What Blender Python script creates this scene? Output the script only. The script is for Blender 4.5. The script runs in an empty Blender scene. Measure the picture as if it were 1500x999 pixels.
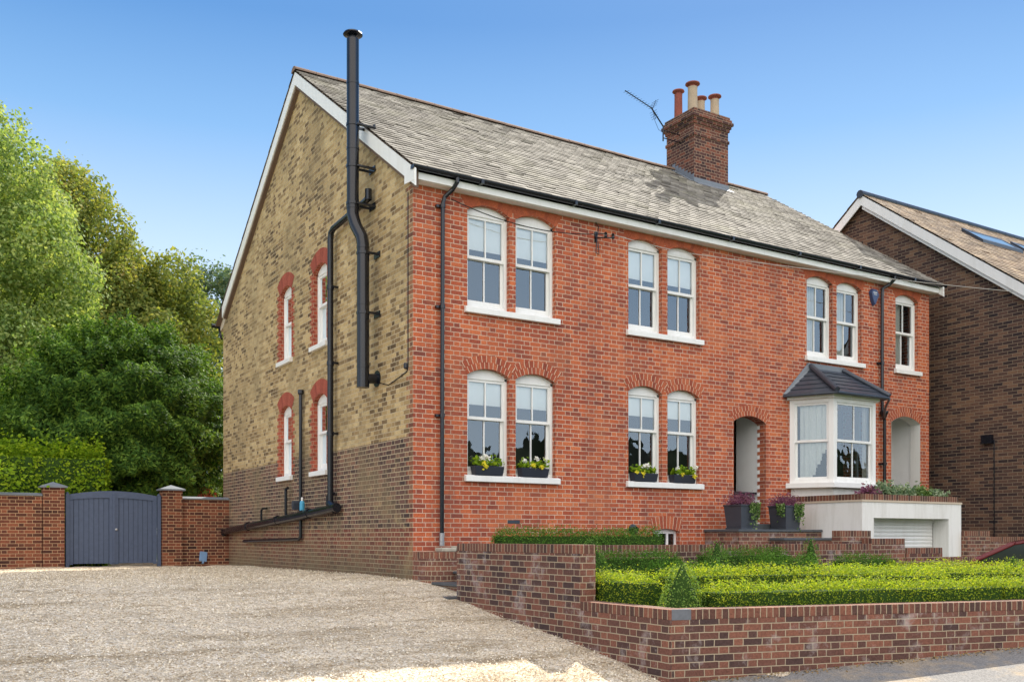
import bpy, math, random
import numpy as np
from mathutils import Vector, Matrix
from mathutils.geometry import tessellate_polygon
random.seed(7); rng = np.random.default_rng(7)
R = math.radians
scene = bpy.context.scene
col = scene.collection

# ------------------------------------------------------------------ materials
class NT:
    def __init__(s, name):
        s.m = bpy.data.materials.new(name); s.m.use_nodes = True
        s.t = s.m.node_tree; s.n = s.t.nodes; s.l = s.t.links
        s.b = s.n['Principled BSDF']; s.out = s.n['Material Output']
    def node(s, typ, **kw):
        x = s.n.new(typ)
        for k, v in kw.items(): setattr(x, k, v)
        return x
    def put(s, sock, v):
        if hasattr(v, 'is_linked') or hasattr(v, 'links'): s.l.new(v, sock)
        else: sock.default_value = v
    def math(s, op, a, b=0.0, c=None, clamp=False):
        x = s.node('ShaderNodeMath', operation=op); x.use_clamp = clamp
        s.put(x.inputs[0], a); s.put(x.inputs[1], b)
        if c is not None: s.put(x.inputs[2], c)
        return x.outputs[0]
    def mix(s, f, a, b, blend='MIX'):
        x = s.node('ShaderNodeMix', data_type='RGBA', blend_type=blend)
        s.put(x.inputs[0], f); s.put(x.inputs[6], c4(a)); s.put(x.inputs[7], c4(b))
        return x.outputs[2]
    def ramp(s, f, stops, interp='LINEAR'):
        x = s.node('ShaderNodeValToRGB'); cr = x.color_ramp; cr.interpolation = interp
        while len(cr.elements) < len(stops): cr.elements.new(0.5)
        for e, (p, c) in zip(cr.elements, stops): e.position = p; e.color = c4(c)
        s.put(x.inputs[0], f); return x.outputs[0]
    def noise(s, scale, detail=3, vec=None, rough=.55, dim='3D'):
        x = s.node('ShaderNodeTexNoise'); x.noise_dimensions = dim
        x.inputs['Scale'].default_value = scale; x.inputs['Detail'].default_value = detail
        x.inputs['Roughness'].default_value = rough
        if vec is not None: s.l.new(vec, x.inputs['Vector'])
        return x.outputs[0]
    def obj(s): return s.node('ShaderNodeTexCoord').outputs['Object']
    def pos(s): return s.node('ShaderNodeNewGeometry').outputs['Position']
    def uv(s): return s.node('ShaderNodeUVMap').outputs[0]
    def bump(s, h, dist, strength=1.0):
        x = s.node('ShaderNodeBump'); s.l.new(h, x.inputs['Height'])
        x.inputs['Distance'].default_value = dist; x.inputs['Strength'].default_value = strength
        s.l.new(x.outputs[0], s.b.inputs['Normal']); return x
    def base(s, c, rough=.8, spec=.3, metal=0.0):
        s.put(s.b.inputs['Base Color'], c4(c)); s.put(s.b.inputs['Roughness'], rough)
        s.b.inputs['Specular IOR Level'].default_value = spec; s.b.inputs['Metallic'].default_value = metal
def c4(c):
    if isinstance(c, (tuple, list)): return tuple(c) + (1.0,) if len(c) == 3 else tuple(c)
    return c

def brick_mat(name, stops, mortar, header_every=True, mode='flemish', stain=.25, tint=None, joint=.0055, extra=None):
    t = NT(name)
    uv = t.uv(); wob = t.node('ShaderNodeTexNoise'); wob.inputs['Scale'].default_value = 9
    t.l.new(uv, wob.inputs['Vector'])
    sep = t.node('ShaderNodeSeparateXYZ'); t.l.new(uv, sep.inputs[0])
    sw = t.node('ShaderNodeSeparateColor'); t.l.new(wob.outputs['Color'], sw.inputs[0])
    u = t.math('ADD', sep.outputs[0], t.math('MULTIPLY', t.math('SUBTRACT', sw.outputs[0], .5), .014))
    v = t.math('ADD', sep.outputs[1], t.math('MULTIPLY', t.math('SUBTRACT', sw.outputs[1], .5), .008))
    H = .075
    if mode == 'edge':
        P = .075; q = t.math('DIVIDE', u, P); cell = t.math('FLOOR', q); fq = t.math('FRACT', q)
        du = t.math('MULTIPLY', t.math('MINIMUM', fq, t.math('SUBTRACT', 1.0, fq)), P)
        d = du; row = t.math('MULTIPLY', cell, 0.0); idn = cell
    else:
        r0 = t.math('DIVIDE', v, H); row = t.math('FLOOR', r0); fv = t.math('FRACT', r0)
        dv = t.math('MULTIPLY', t.math('MINIMUM', fv, t.math('SUBTRACT', 1.0, fv)), H)
        odd = t.math('FLOORED_MODULO', row, 2.0)
        P = .3375 if mode == 'flemish' else .225
        q = t.math('ADD', t.math('DIVIDE', u, P), t.math('MULTIPLY', odd, .5))
        cell = t.math('FLOOR', q); fq = t.math('FRACT', q)
        e = t.math('MINIMUM', fq, t.math('SUBTRACT', 1.0, fq))
        if mode == 'flemish':
            e = t.math('MINIMUM', e, t.math('ABSOLUTE', t.math('SUBTRACT', fq, .6667)))
            idn = t.math('ADD', t.math('MULTIPLY', cell, 2.0), t.math('GREATER_THAN', fq, .6667))
        else: idn = cell
        d = t.math('MINIMUM', t.math('MULTIPLY', e, P), dv)
    mr = t.node('ShaderNodeMapRange', interpolation_type='SMOOTHSTEP')
    t.l.new(d, mr.inputs[0]); mr.inputs[1].default_value = joint*.72; mr.inputs[2].default_value = joint*1.25
    comb = t.node('ShaderNodeCombineXYZ'); t.l.new(idn, comb.inputs[0]); t.l.new(row, comb.inputs[1])
    wn = t.node('ShaderNodeTexWhiteNoise', noise_dimensions='2D'); t.l.new(comb.outputs[0], wn.inputs[0])
    big = t.noise(.55, 4, t.pos(), .6)
    f = t.math('ADD', t.math('MULTIPLY', wn.outputs[0], .8), t.math('MULTIPLY', t.math('SUBTRACT', big, .5), .9)) if stain else wn.outputs[0]
    f = t.math('ADD', f, .1, clamp=True)
    c = t.ramp(f, stops)
    if extra: c = extra(t, c, wn.outputs[0], f)
    fine = t.noise(45, 3, t.pos(), .65)
    c = t.mix(1.0, c, t.ramp(fine, [(.25, (.6,.6,.6)), (.75, (1.28,1.28,1.28))]), 'MULTIPLY')
    mort = t.mix(t.noise(3.0, 3, t.pos()), tuple(x*.78 for x in mortar), mortar)
    c = t.mix(mr.outputs[0], mort, c)
    if tint: c = tint(t, c)
    t.base(c, .88, .25)
    h = t.math('ADD', t.math('MULTIPLY', mr.outputs[0], .8), t.math('MULTIPLY', fine, .3))
    t.bump(h, .006, .9)
    return t.m

def plain(name, c, rough=.6, spec=.4, metal=0., var=.12, scale=6, bump=0.0):
    t = NT(name); n = t.noise(scale, 4, t.pos())
    t.base(t.mix(n, tuple(x*(1-var) for x in c), tuple(min(1, x*(1+var)) for x in c)), rough, spec, metal)
    if bump: t.bump(t.noise(scale*6, 4, t.pos()), bump, .8)
    return t.m

def dirt(t, c):
    g = t.node('ShaderNodeSeparateXYZ'); t.l.new(t.pos(), g.inputs[0])
    n = t.noise(1.6, 4, t.pos(), .7)
    z = t.math('ADD', g.outputs[2], t.math('MULTIPLY', n, .6))
    m = t.node('ShaderNodeMapRange'); t.l.new(z, m.inputs[0])
    m.inputs[1].default_value = .25; m.inputs[2].default_value = -.5
    return t.mix(t.math('MULTIPLY', m.outputs[0], .75), c, t.mix(n, (.10,.10,.055), (.17,.15,.10)))

def weather(t, c):
    p = t.pos(); mp = t.node('ShaderNodeMapping'); mp.inputs['Scale'].default_value = (1.6, 1.6, .28); t.l.new(p, mp.inputs[0])
    n = t.noise(1.5, 5, mp.outputs[0], .7)
    c = t.mix(t.ramp(n, [(.44,(0,0,0)),(.70,(.42,.42,.42))]), c, (.17,.075,.06))
    n2 = t.noise(.9, 4, p, .6)
    c = t.mix(t.ramp(n2, [(.52,(0,0,0)),(.72,(.35,.35,.35))]), c, (.60,.22,.10))
    n3 = t.noise(5, 5, mp.outputs[0], .75)
    return t.mix(t.ramp(n3, [(.66,(0,0,0)),(.78,(.45,.45,.45))]), c, (.62,.50,.44))
def gable_weather(t, c):
    p = t.pos(); n = t.noise(.8, 6, p, .7)
    c = t.mix(t.ramp(n, [(.46,(0,0,0)),(.66,(.62,.62,.62))]), c, t.mix(t.noise(7, 4, p), (.15,.115,.065), (.33,.25,.14)))
    n2 = t.noise(2.6, 5, p, .75)
    c = t.mix(t.ramp(n2, [(.56,(0,0,0)),(.7,(.4,.4,.4))]), c, (.58,.43,.21))
    return dirt(t, c)
M = {}
RED = [(0,(.21,.062,.045)), (.2,(.34,.082,.048)), (.5,(.46,.105,.048)), (.8,(.55,.135,.055)), (1,(.64,.19,.08))]
M['red'] = brick_mat('red_brick', RED, (.74,.55,.42), joint=.0055, tint=weather)
M['surround'] = brick_mat('red_surround', [(0,(.24,.05,.03)),(.5,(.36,.075,.042)),(1,(.46,.11,.06))], (.50,.30,.2), mode='flemish')
M['arch'] = brick_mat('arch_brick', [(0,(.24,.06,.04)),(.5,(.38,.09,.048)),(1,(.50,.14,.065))], (.70,.50,.36), mode='edge')
M['gauged'] = brick_mat('gauged_brick', [(0,(.30,.07,.038)),(1,(.46,.115,.05))], (.5,.16,.08), mode='edge', joint=.002)
YEL = [(0,(.10,.065,.035)), (.2,(.23,.15,.075)), (.42,(.42,.29,.135)), (.7,(.54,.385,.19)), (1,(.64,.49,.27))]
PUR = [(0,(.05,.035,.035)), (.35,(.10,.06,.052)), (.7,(.17,.09,.07)), (1,(.25,.13,.09))]
def side_extra(t, c, w, f):
    g = t.node('ShaderNodeSeparateXYZ'); t.l.new(t.uv(), g.inputs[0])
    p = t.node('ShaderNodeSeparateXYZ'); t.l.new(t.pos(), p.inputs[0])
    low = t.ramp(f, PUR); m = t.math('LESS_THAN', p.outputs[2], 1.595)
    c = t.mix(m, c, low)
    red = t.ramp(w, [(0,(.16,.05,.04)),(.5,(.32,.08,.045)),(1,(.20,.12,.07))])
    basem = t.math('LESS_THAN', p.outputs[2], .135)
    c = t.mix(t.math('MULTIPLY', basem, .6), c, red)
    rowo = t.math('MULTIPLY', t.math('FLOORED_MODULO', t.math('FLOOR', t.math('DIVIDE', g.outputs[1], .075)), 2.0), .11)
    q = t.math('LESS_THAN', p.outputs[1], t.math('ADD', .12, rowo))
    return t.mix(t.math('MULTIPLY', q, .85), c, t.ramp(w, [(0,(.15,.06,.045)),(.5,(.36,.10,.05)),(1,(.28,.15,.09))]))
M['yellow'] = brick_mat('stock_brick', YEL, (.58,.47,.31), joint=.006, extra=side_extra, tint=gable_weather)
DARK = [(0,(.035,.026,.03)), (.35,(.09,.052,.045)), (.7,(.16,.08,.055)), (1,(.24,.12,.075))]
M['neigh'] = brick_mat('brown_brick', [(0,(.035,.026,.028)), (.35,(.085,.05,.042)), (.7,(.15,.085,.06)), (1,(.24,.14,.085))], (.30,.23,.16), mode='stretcher')
def eff(t, c):
    n = t.noise(3.2, 5, t.pos(), .75)
    return t.mix(t.ramp(n, [(.54,(0,0,0)),(.72,(.6,.6,.6))]), c, (.50,.44,.42))
M['gwall'] = brick_mat('garden_brick', [(0,(.06,.04,.04)), (.3,(.125,.062,.05)), (.65,(.20,.085,.06)), (1,(.30,.125,.08))], (.46,.37,.26), joint=.0055, tint=eff)
M['gatewall'] = brick_mat('drive_brick', [(0,(.045,.022,.018)), (.4,(.13,.045,.03)), (1,(.28,.095,.05))], (.50,.33,.2))
M['gedge'] = brick_mat('coping_brick', [(0,(.07,.045,.04)), (.5,(.16,.07,.05)), (1,(.27,.11,.07))], (.46,.36,.25), mode='edge')
M['sidearch'] = brick_mat('side_arch_brick', [(0,(.26,.06,.04)),(1,(.40,.10,.065))], (.40,.16,.10), mode='edge', joint=.002)
M['chim'] = brick_mat('chimney_brick', [(0,(.035,.022,.024)), (.45,(.10,.045,.038)), (1,(.25,.085,.05))], (.40,.28,.2))
def worn_white(name, a, b, rough, k):
    t = NT(name); p = t.pos(); mp = t.node('ShaderNodeMapping'); mp.inputs['Scale'].default_value = (4, 4, .45); t.l.new(p, mp.inputs[0])
    n = t.noise(1.6, 5, mp.outputs[0], .7); n2 = t.noise(14, 4, p, .7)
    c = t.mix(t.ramp(n, [(.46,(0,0,0)),(.75,(k,k,k))]), a, b)
    c = t.mix(t.ramp(n2, [(.6,(0,0,0)),(.8,(k*.6,k*.6,k*.6))]), c, b)
    t.base(c, rough, .3); t.bump(n2, .002, .5); return t.m
M['white'] = worn_white('white_paint', (.82,.82,.81), (.60,.58,.53), .4, .35)
M['porch'] = plain('porch_plaster', (.88,.88,.87), .9, .2, var=.05, scale=5, bump=.004)
M['render'] = worn_white('white_render', (.80,.79,.76), (.52,.50,.44), .9, .5)
M['cream'] = plain('cream_stone', (.55,.46,.36), .85, .2)
M['black'] = plain('black_paint', (.008,.010,.016), .22, .5, var=.3)
M['lead'] = plain('lead', (.17,.19,.22), .5, .4, var=.2)
M['slatedark'] = plain('dark_slate', (.045,.055,.075), .35, .5, var=.3, scale=9)
M['stonestep'] = plain('slate_step', (.075,.085,.095), .45, .5, var=.35, scale=9)
M['gate'] = plain('blue_grey_paint', (.075,.10,.165), .55, .3, var=.22, scale=14, bump=.001)
M['gategap'] = plain('gate_groove', (.03,.04,.06), .7, .2)
M['terra'] = plain('terracotta', (.27,.085,.065), .8, .2, var=.25)
M['ridge'] = plain('ridge_clay', (.22,.15,.115), .85, .2, var=.35, scale=5)
M['buff'] = plain('buff_clay', (.42,.33,.24), .8, .2, var=.2)
M['planter'] = plain('navy_planter', (.022,.026,.042), .4, .45, var=.2)
M['leadpot'] = plain('lead_planter', (.05,.058,.075), .45, .45, var=.2)
M['soil'] = plain('soil', (.06,.045,.03), .95, .1, var=.4, scale=20, bump=.01)
M['bark'] = plain('bark', (.11,.085,.06), .9, .1, var=.4, scale=12, bump=.01)
M['brown'] = plain('brown_timber', (.16,.11,.085), .8, .2)
M['cornerstone'] = plain('blue_grey_stone', (.15,.16,.18), .8, .2, var=.3, scale=20)
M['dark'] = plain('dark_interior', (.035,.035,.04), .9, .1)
M['blind'] = plain('white_blind', (.90,.90,.88), .9, .1, var=.03)
M['curtain'] = plain('net_curtain', (.70,.69,.64), .9, .1, var=.12, scale=20)
M['greymetal'] = plain('grey_metal', (.35,.36,.38), .4, .5, .6)
M['bluep'] = plain('blue_plastic', (.06,.34,.55), .35, .5)
M['lampblue'] = plain('pale_blue_plastic', (.16,.27,.45), .35, .5)
M['cablewhite'] = plain('pale_cable', (.45,.42,.38), .6, .3)
M['bed'] = plain('turquoise_fabric', (.04,.22,.33), .8, .2)
M['carpaint'] = plain('dark_red_paint', (.16,.012,.02), .2, .6, var=.05)
M['rubber'] = plain('rubber', (.02,.02,.02), .8, .2)
M['beige'] = plain('lichen_stone', (.42,.40,.33), .9, .1, var=.25, scale=14)

def glass_mat(name, fac=.16, tint=(.62,.80,1)):
    t = NT(name); t.n.remove(t.b)
    fr = t.node('ShaderNodeFresnel'); fr.inputs[0].default_value = 1.5
    geo = t.noise(1.7, 2, t.pos()); bp = t.node('ShaderNodeBump'); t.l.new(geo, bp.inputs['Height']); bp.inputs['Distance'].default_value = .0055
    g = t.node('ShaderNodeBsdfGlossy'); g.inputs['Roughness'].default_value = .012; g.inputs['Color'].default_value = c4(tint)
    t.l.new(bp.outputs[0], g.inputs['Normal'])
    tr = t.node('ShaderNodeBsdfTransparent'); tr.inputs[0].default_value = (.95,.97,.97,1)
    mx = t.node('ShaderNodeMixShader')
    f = t.math('ADD', t.math('MULTIPLY', fr.outputs[0], 1.1), fac, clamp=True)
    t.l.new(f, mx.inputs[0]); t.l.new(tr.outputs[0], mx.inputs[1]); t.l.new(g.outputs[0], mx.inputs[2])
    t.l.new(mx.outputs[0], t.out.inputs[0]); return t.m
M['glass'] = glass_mat('window_glass', .085, (.82,.92,1))
M['carglass'] = plain('car_glass', (.025,.03,.035), .06, .5)

def roof_mat():
    t = NT('slate_roof'); g = t.node('ShaderNodeNewGeometry')
    rnd = g.outputs['Random Per Island']
    c = t.ramp(rnd, [(0,(.07,.06,.05)), (.10,(.14,.125,.105)), (.55,(.215,.195,.17)), (1,(.32,.295,.255))])
    n = t.noise(.8, 5, t.pos(), .7)
    c = t.mix(t.ramp(n, [(.50,(0,0,0)),(.72,(.6,.6,.6))]), c, (.26,.245,.17))
    n2 = t.noise(9, 4, t.pos(), .7)
    c = t.mix(1.0, c, t.ramp(n2, [(.3,(.72,.72,.72)),(.7,(1.2,1.2,1.2))]), 'MULTIPLY')
    sp = t.noise(5.5, 1, t.pos(), .5)
    c = t.mix(t.ramp(sp, [(.735,(0,0,0)),(.76,(1,1,1))]), c, (.05,.05,.035))
    t.base(c, .85, .15); t.bump(n2, .004, .6); return t.m
M['slate'] = roof_mat()
def tile_mat():
    t = NT('brown_tiles'); rnd = t.node('ShaderNodeNewGeometry').outputs['Random Per Island']
    c = t.ramp(rnd, [(0,(.13,.085,.055)), (.6,(.24,.165,.105)), (1,(.34,.25,.16))])
    n = t.noise(1.3, 5, t.pos(), .7)
    c = t.mix(1.0, c, t.ramp(n, [(.3,(.6,.6,.6)),(.7,(1.3,1.3,1.3))]), 'MULTIPLY')
    t.base(c, .8, .25); return t.m
M['tile'] = tile_mat()

def leaf_mat(name, stops, transl=.35, patch=.35, patch_scale=.7):
    t = NT(name)
    rnd = t.node('ShaderNodeNewGeometry').outputs['Random Per Island']
    n = t.noise(patch_scale, 3, t.pos())
    f = t.math('ADD', t.math('MULTIPLY', rnd, 1-patch), t.math('MULTIPLY', t.math('SUBTRACT', t.math('MULTIPLY', n, 2.0), .5), patch), clamp=True)
    c = t.ramp(f, stops); t.base(c, .7, .15)
    tr = t.node('ShaderNodeBsdfTranslucent')
    t.l.new(t.mix(1.0, c, (1.5,1.45,.7), 'MULTIPLY'), tr.inputs[0])
    mx = t.node('ShaderNodeMixShader'); mx.inputs[0].default_value = transl
    t.l.new(t.b.outputs[0], mx.inputs[1]); t.l.new(tr.outputs[0], mx.inputs[2]); t.l.new(mx.outputs[0], t.out.inputs[0])
    return t.m
M['leaf_light'] = leaf_mat('pale_green_leaves', [(0,(.06,.12,.035)), (.45,(.21,.30,.09)), (1,(.48,.51,.19))], .4, .45, .5)
M['leaf_autumn'] = leaf_mat('olive_leaves', [(0,(.07,.11,.035)), (.45,(.18,.23,.06)), (.8,(.32,.31,.07)), (1,(.42,.24,.10))], .4, .4, .35)
M['leaf_blue'] = leaf_mat('bluish_leaves', [(0,(.05,.10,.075)), (.6,(.11,.17,.11)), (1,(.24,.24,.11))], .35)
M['leaf_yew'] = leaf_mat('yew_needles', [(0,(.02,.05,.014)), (.45,(.055,.13,.02)), (1,(.22,.34,.05))], .32, .3, 1.2)
M['leaf_laurel'] = leaf_mat('laurel_leaves', [(0,(.08,.15,.012)), (.5,(.20,.33,.02)), (1,(.42,.52,.035))], .45, .2, 2)
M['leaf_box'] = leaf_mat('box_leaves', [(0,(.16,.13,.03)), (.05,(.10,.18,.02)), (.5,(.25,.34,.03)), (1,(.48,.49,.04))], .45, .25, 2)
M['leaf_boxshade'] = leaf_mat('shaded_box_leaves', [(0,(.05,.13,.018)), (.6,(.10,.23,.03)), (1,(.19,.33,.05))], .3, .25, 2)  # copy of the box leaves with the house's shade put into the colour
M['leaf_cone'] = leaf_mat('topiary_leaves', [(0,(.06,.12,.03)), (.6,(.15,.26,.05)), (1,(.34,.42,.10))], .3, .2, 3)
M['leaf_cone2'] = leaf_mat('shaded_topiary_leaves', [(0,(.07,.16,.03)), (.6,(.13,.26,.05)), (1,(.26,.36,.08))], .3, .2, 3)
M['leaf_ivy'] = leaf_mat('ivy_leaves', [(0,(.05,.10,.03)), (.6,(.12,.22,.05)), (1,(.38,.45,.22))], .3, .1, 3)
M['leaf_bed'] = leaf_mat('bed_leaves', [(0,(.06,.12,.06)), (.6,(.20,.28,.16)), (1,(.45,.50,.36))], .3, .1, 3)
M['heather'] = leaf_mat('heather_sprigs', [(0,(.10,.035,.07)), (.6,(.22,.075,.15)), (1,(.30,.17,.16))], .3, .1, 3)
M['leaf_red'] = leaf_mat('red_leaves', [(0,(.35,.06,.05)), (1,(.62,.20,.14))], .4)
M['core'] = plain('twig_core', (.035,.07,.015), .95, .1)
M['petalw'] = leaf_mat('white_petals', [(0,(.75,.72,.72)), (1,(.85,.85,.85))], .2)
M['petaly'] = leaf_mat('yellow_petals', [(0,(.75,.62,.02)), (1,(.85,.78,.10))], .3)

def gravel_mat():
    t = NT('gravel'); p = t.pos()
    v = t.node('ShaderNodeTexVoronoi'); v.inputs['Scale'].default_value = 55; t.l.new(p, v.inputs['Vector'])
    sc = t.node('ShaderNodeSeparateColor'); t.l.new(v.outputs['Color'], sc.inputs[0])
    c = t.ramp(sc.outputs[0], [(0,(.36,.27,.18)), (.25,(.62,.52,.38)), (.6,(.78,.69,.54)), (.93,(.86,.80,.69)), (1,(.97,.93,.86))])
    mp = t.node('ShaderNodeMapping'); mp.inputs['Rotation'].default_value = (0,0,R(62)); mp.inputs['Scale'].default_value = (.28,1.5,1); t.l.new(p, mp.inputs[0])
    n = t.noise(1.6, 6, mp.outputs[0], .68)
    c = t.mix(t.ramp(n, [(.47,(0,0,0)),(.66,(.7,.7,.7))]), c, (.30,.225,.13))
    n3 = t.noise(9, 5, p, .75)
    c = t.mix(1.0, c, t.ramp(n3, [(.28,(.68,.68,.68)),(.7,(1.28,1.25,1.22))]), 'MULTIPLY')
    d = t.ramp(v.outputs['Distance'], [(.35,(1,1,1)),(.85,(.72,.69,.65))])
    c = t.mix(1.0, c, d, 'MULTIPLY')
    t.base(c, .9, .2)
    h = t.math('ADD', t.math('MULTIPLY', v.outputs['Distance'], -1.0), t.math('MULTIPLY', t.noise(5, 5, p), 3.0))
    t.bump(h, .012, 1.0); return t.m
M['gravel'] = gravel_mat()
def asphalt(name, a, b, cobble=70):
    t = NT(name); p = t.pos()
    v = t.node('ShaderNodeTexVoronoi'); v.inputs['Scale'].default_value = cobble; t.l.new(p, v.inputs['Vector'])
    sc = t.node('ShaderNodeSeparateColor'); t.l.new(v.outputs['Color'], sc.inputs[0])
    c = t.mix(sc.outputs[0], a, b)
    n = t.noise(1.4, 5, p, .7)
    c = t.mix(t.ramp(n, [(.50,(0,0,0)),(.62,(.8,.8,.8))]), c, t.mix(sc.outputs[1], (.26,.20,.13), (.44,.37,.28)))
    t.base(c, .9, .2); t.bump(t.math('ADD', v.outputs['Distance'], n), .006, .8); return t.m
M['pave'] = asphalt('pavement_asphalt', (.16,.155,.15), (.27,.26,.25))
M['road'] = asphalt('road_asphalt', (.055,.055,.055), (.10,.10,.10), 55)
M['kerb'] = plain('kerb_stone', (.30,.29,.27), .85, .2, bump=.002)
M['grass'] = plain('lawn', (.06,.11,.025), .95, .1, var=.3, scale=2)
M['wood'] = plain('woodland_green', (.02,.028,.014), .95, .05, var=.5, scale=.5)

# ------------------------------------------------------------------ mesh building
def tag(o, label=None, cat=None, group=None, kind=None):
    if label: o['label'] = label
    if cat: o['category'] = cat
    if group: o['group'] = group
    if kind: o['kind'] = kind
    return o
def empty(name, loc=(0,0,0), label=None, cat=None, group=None, parent=None):
    o = bpy.data.objects.new(name, None); col.objects.link(o); o.location = loc; o.empty_display_size = .2
    if parent: o.parent = parent
    return tag(o, label, cat, group)

class MB:
    def __init__(s): s.v = []; s.f = []; s.mi = []; s.uv = {}
    def face(s, pts, mi=0, uv=None):
        i = len(s.v); s.v += [tuple(p) for p in pts]; s.f.append(tuple(range(i, i+len(pts)))); s.mi.append(mi)
        if uv: s.uv[len(s.f)-1] = uv
        return s
    def poly(s, verts, faces, mi=0):
        i = len(s.v); s.v += [tuple(p) for p in verts]
        for f in faces: s.f.append(tuple(i+k for k in f)); s.mi.append(mi)
        return s
    def box(s, x0, x1, y0, y1, z0, z1, mi=0):
        x0, x1 = sorted((x0, x1)); y0, y1 = sorted((y0, y1)); z0, z1 = sorted((z0, z1))
        return s.poly([(x0,y0,z0),(x1,y0,z0),(x1,y1,z0),(x0,y1,z0),(x0,y0,z1),(x1,y0,z1),(x1,y1,z1),(x0,y1,z1)],
            [(0,3,2,1),(4,5,6,7),(0,1,5,4),(1,2,6,5),(2,3,7,6),(3,0,4,7)], mi)
    def prism(s, ring, off, mi=0, taper=1.0):
        """ring: list of 3d points, extruded by vector off"""
        n = len(ring); off = Vector(off); c = sum((Vector(p) for p in ring), Vector())/n
        top = [c + (Vector(p)-c)*taper + off for p in ring]
        s.poly([tuple(p) for p in ring]+[tuple(p) for p in top],
            [tuple(range(n))[::-1], tuple(range(n, 2*n))] + [(i, (i+1) % n, n+(i+1) % n, n+i) for i in range(n)], mi)
        return s
    def tube(s, path, r, n=12, mi=0, caps=True):
        path = [Vector(p) for p in path]; rs = r if isinstance(r, (list, tuple)) else [r]*len(path)
        rings = []; up = None
        for i, p in enumerate(path):
            d = ((path[min(i+1, len(path)-1)] - p).normalized() + (p - path[max(i-1, 0)]).normalized())
            d = d.normalized() if d.length > 1e-6 else Vector((0,0,1))
            if up is None: up = Vector((0,0,1)) if abs(d.z) < .9 else Vector((1,0,0))
            a = d.cross(up).normalized(); b = a.cross(d).normalized(); up = b
            rings.append([p + (a*math.cos(2*math.pi*k/n) + b*math.sin(2*math.pi*k/n))*rs[i] for k in range(n)])
        i0 = len(s.v); s.v += [tuple(q) for rg in rings for q in rg]
        for i in range(len(rings)-1):
            for k in range(n):
                a, b = i0+i*n+k, i0+i*n+(k+1) % n
                s.f.append((a, b, b+n, a+n)); s.mi.append(mi)
        if caps:
            s.f.append(tuple(i0+k for k in range(n))[::-1]); s.mi.append(mi)
            s.f.append(tuple(i0+(len(rings)-1)*n+k for k in range(n))); s.mi.append(mi)
        return s
    def lathe(s, c, prof, n=20, mi=0):
        c = Vector(c); i0 = len(s.v)
        for r, z in prof:
            for k in range(n):
                a = 2*math.pi*k/n; s.v.append((c.x+r*math.cos(a), c.y+r*math.sin(a), c.z+z))
        for i in range(len(prof)-1):
            for k in range(n):
                a, b = i0+i*n+k, i0+i*n+(k+1) % n; s.f.append((a, b, b+n, a+n)); s.mi.append(mi)
        s.f.append(tuple(i0+k for k in range(n))[::-1]); s.mi.append(mi)
        s.f.append(tuple(i0+(len(prof)-1)*n+k for k in range(n))); s.mi.append(mi)
        return s
    def build(s, name, mats, parent=None, smooth=False, bevel=0.0, label=None, cat=None, group=None, kind=None):
        me = bpy.data.meshes.new(name); me.from_pydata(s.v, [], s.f)
        if not isinstance(mats, (list, tuple)): mats = [mats]
        for m in mats: me.materials.append(m)
        me.polygons.foreach_set('material_index', s.mi); me.update()
        uvl = me.uv_layers.new(name='UVMap')
        Z = Vector((0,0,1))
        for p in me.polygons:
            if p.index in s.uv:
                for li, q in zip(p.loop_indices, s.uv[p.index]): uvl.data[li].uv = q
                continue
            nn = p.normal
            if abs(nn.z) > .93: t, b = Vector((1,0,0)), Vector((0,1,0))
            else: t = Z.cross(nn).normalized(); b = nn.cross(t)
            for li in p.loop_indices:
                co = me.vertices[me.loops[li].vertex_index].co; uvl.data[li].uv = (co.dot(t), co.dot(b))
        if smooth: me.polygons.foreach_set('use_smooth', [True]*len(me.polygons))
        o = bpy.data.objects.new(name, me); col.objects.link(o)
        if parent is not None:
            o.parent = parent
            w = Vector((0,0,0)); q = parent
            while q is not None: w += q.location; q = q.parent
            o.location = -w          # meshes are given in world coordinates
        if bevel:
            md = o.modifiers.new('bevel', 'BEVEL'); md.width = bevel; md.segments = 2; md.limit_method = 'ANGLE'
        return tag(o, label, cat, group, kind)

def copy_tree(o, parent=None):
    c = o.copy(); col.objects.link(c)
    if parent is not None: c.parent = parent
    for ch in list(o.children): copy_tree(ch, c)
    return c

def leaves(name, pts, nrm, size, mat, parent=None, aspect=.6, jitter=.9, seed=0, curl=0.0, **kw):
    """one leaf-sized face per point; nrm is the direction the leaf tends to face"""
    g = np.random.default_rng(seed+11); n = len(pts)
    d = nrm/np.maximum(np.linalg.norm(nrm, axis=1, keepdims=True), 1e-6) + g.normal(0, jitter, (n,3))
    d /= np.linalg.norm(d, axis=1, keepdims=True)
    a = np.cross(d, g.normal(0, 1, (n,3))); a /= np.linalg.norm(a, axis=1, keepdims=True); b = np.cross(d, a)
    s = (size*g.uniform(.6, 1.35, (n,1)))/2
    V = np.empty((n,4,3)); V[:,0] = pts-a*s; V[:,1] = pts-b*s*aspect; V[:,2] = pts+a*s; V[:,3] = pts+b*s*aspect
    me = bpy.data.meshes.new(name); me.vertices.add(4*n); me.vertices.foreach_set('co', V.reshape(-1))
    me.loops.add(4*n); me.loops.foreach_set('vertex_index', np.arange(4*n, dtype=np.int32))
    me.polygons.add(n); me.polygons.foreach_set('loop_start', np.arange(0, 4*n, 4, dtype=np.int32))
    me.materials.append(mat); me.update(calc_edges=True)
    o = bpy.data.objects.new(name, me); col.objects.link(o)
    if parent is not None:
        o.parent = parent; w = Vector((0,0,0)); q = parent
        while q is not None: w += q.location; q = q.parent
        o.location = -w
    return tag(o, **kw)

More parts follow.
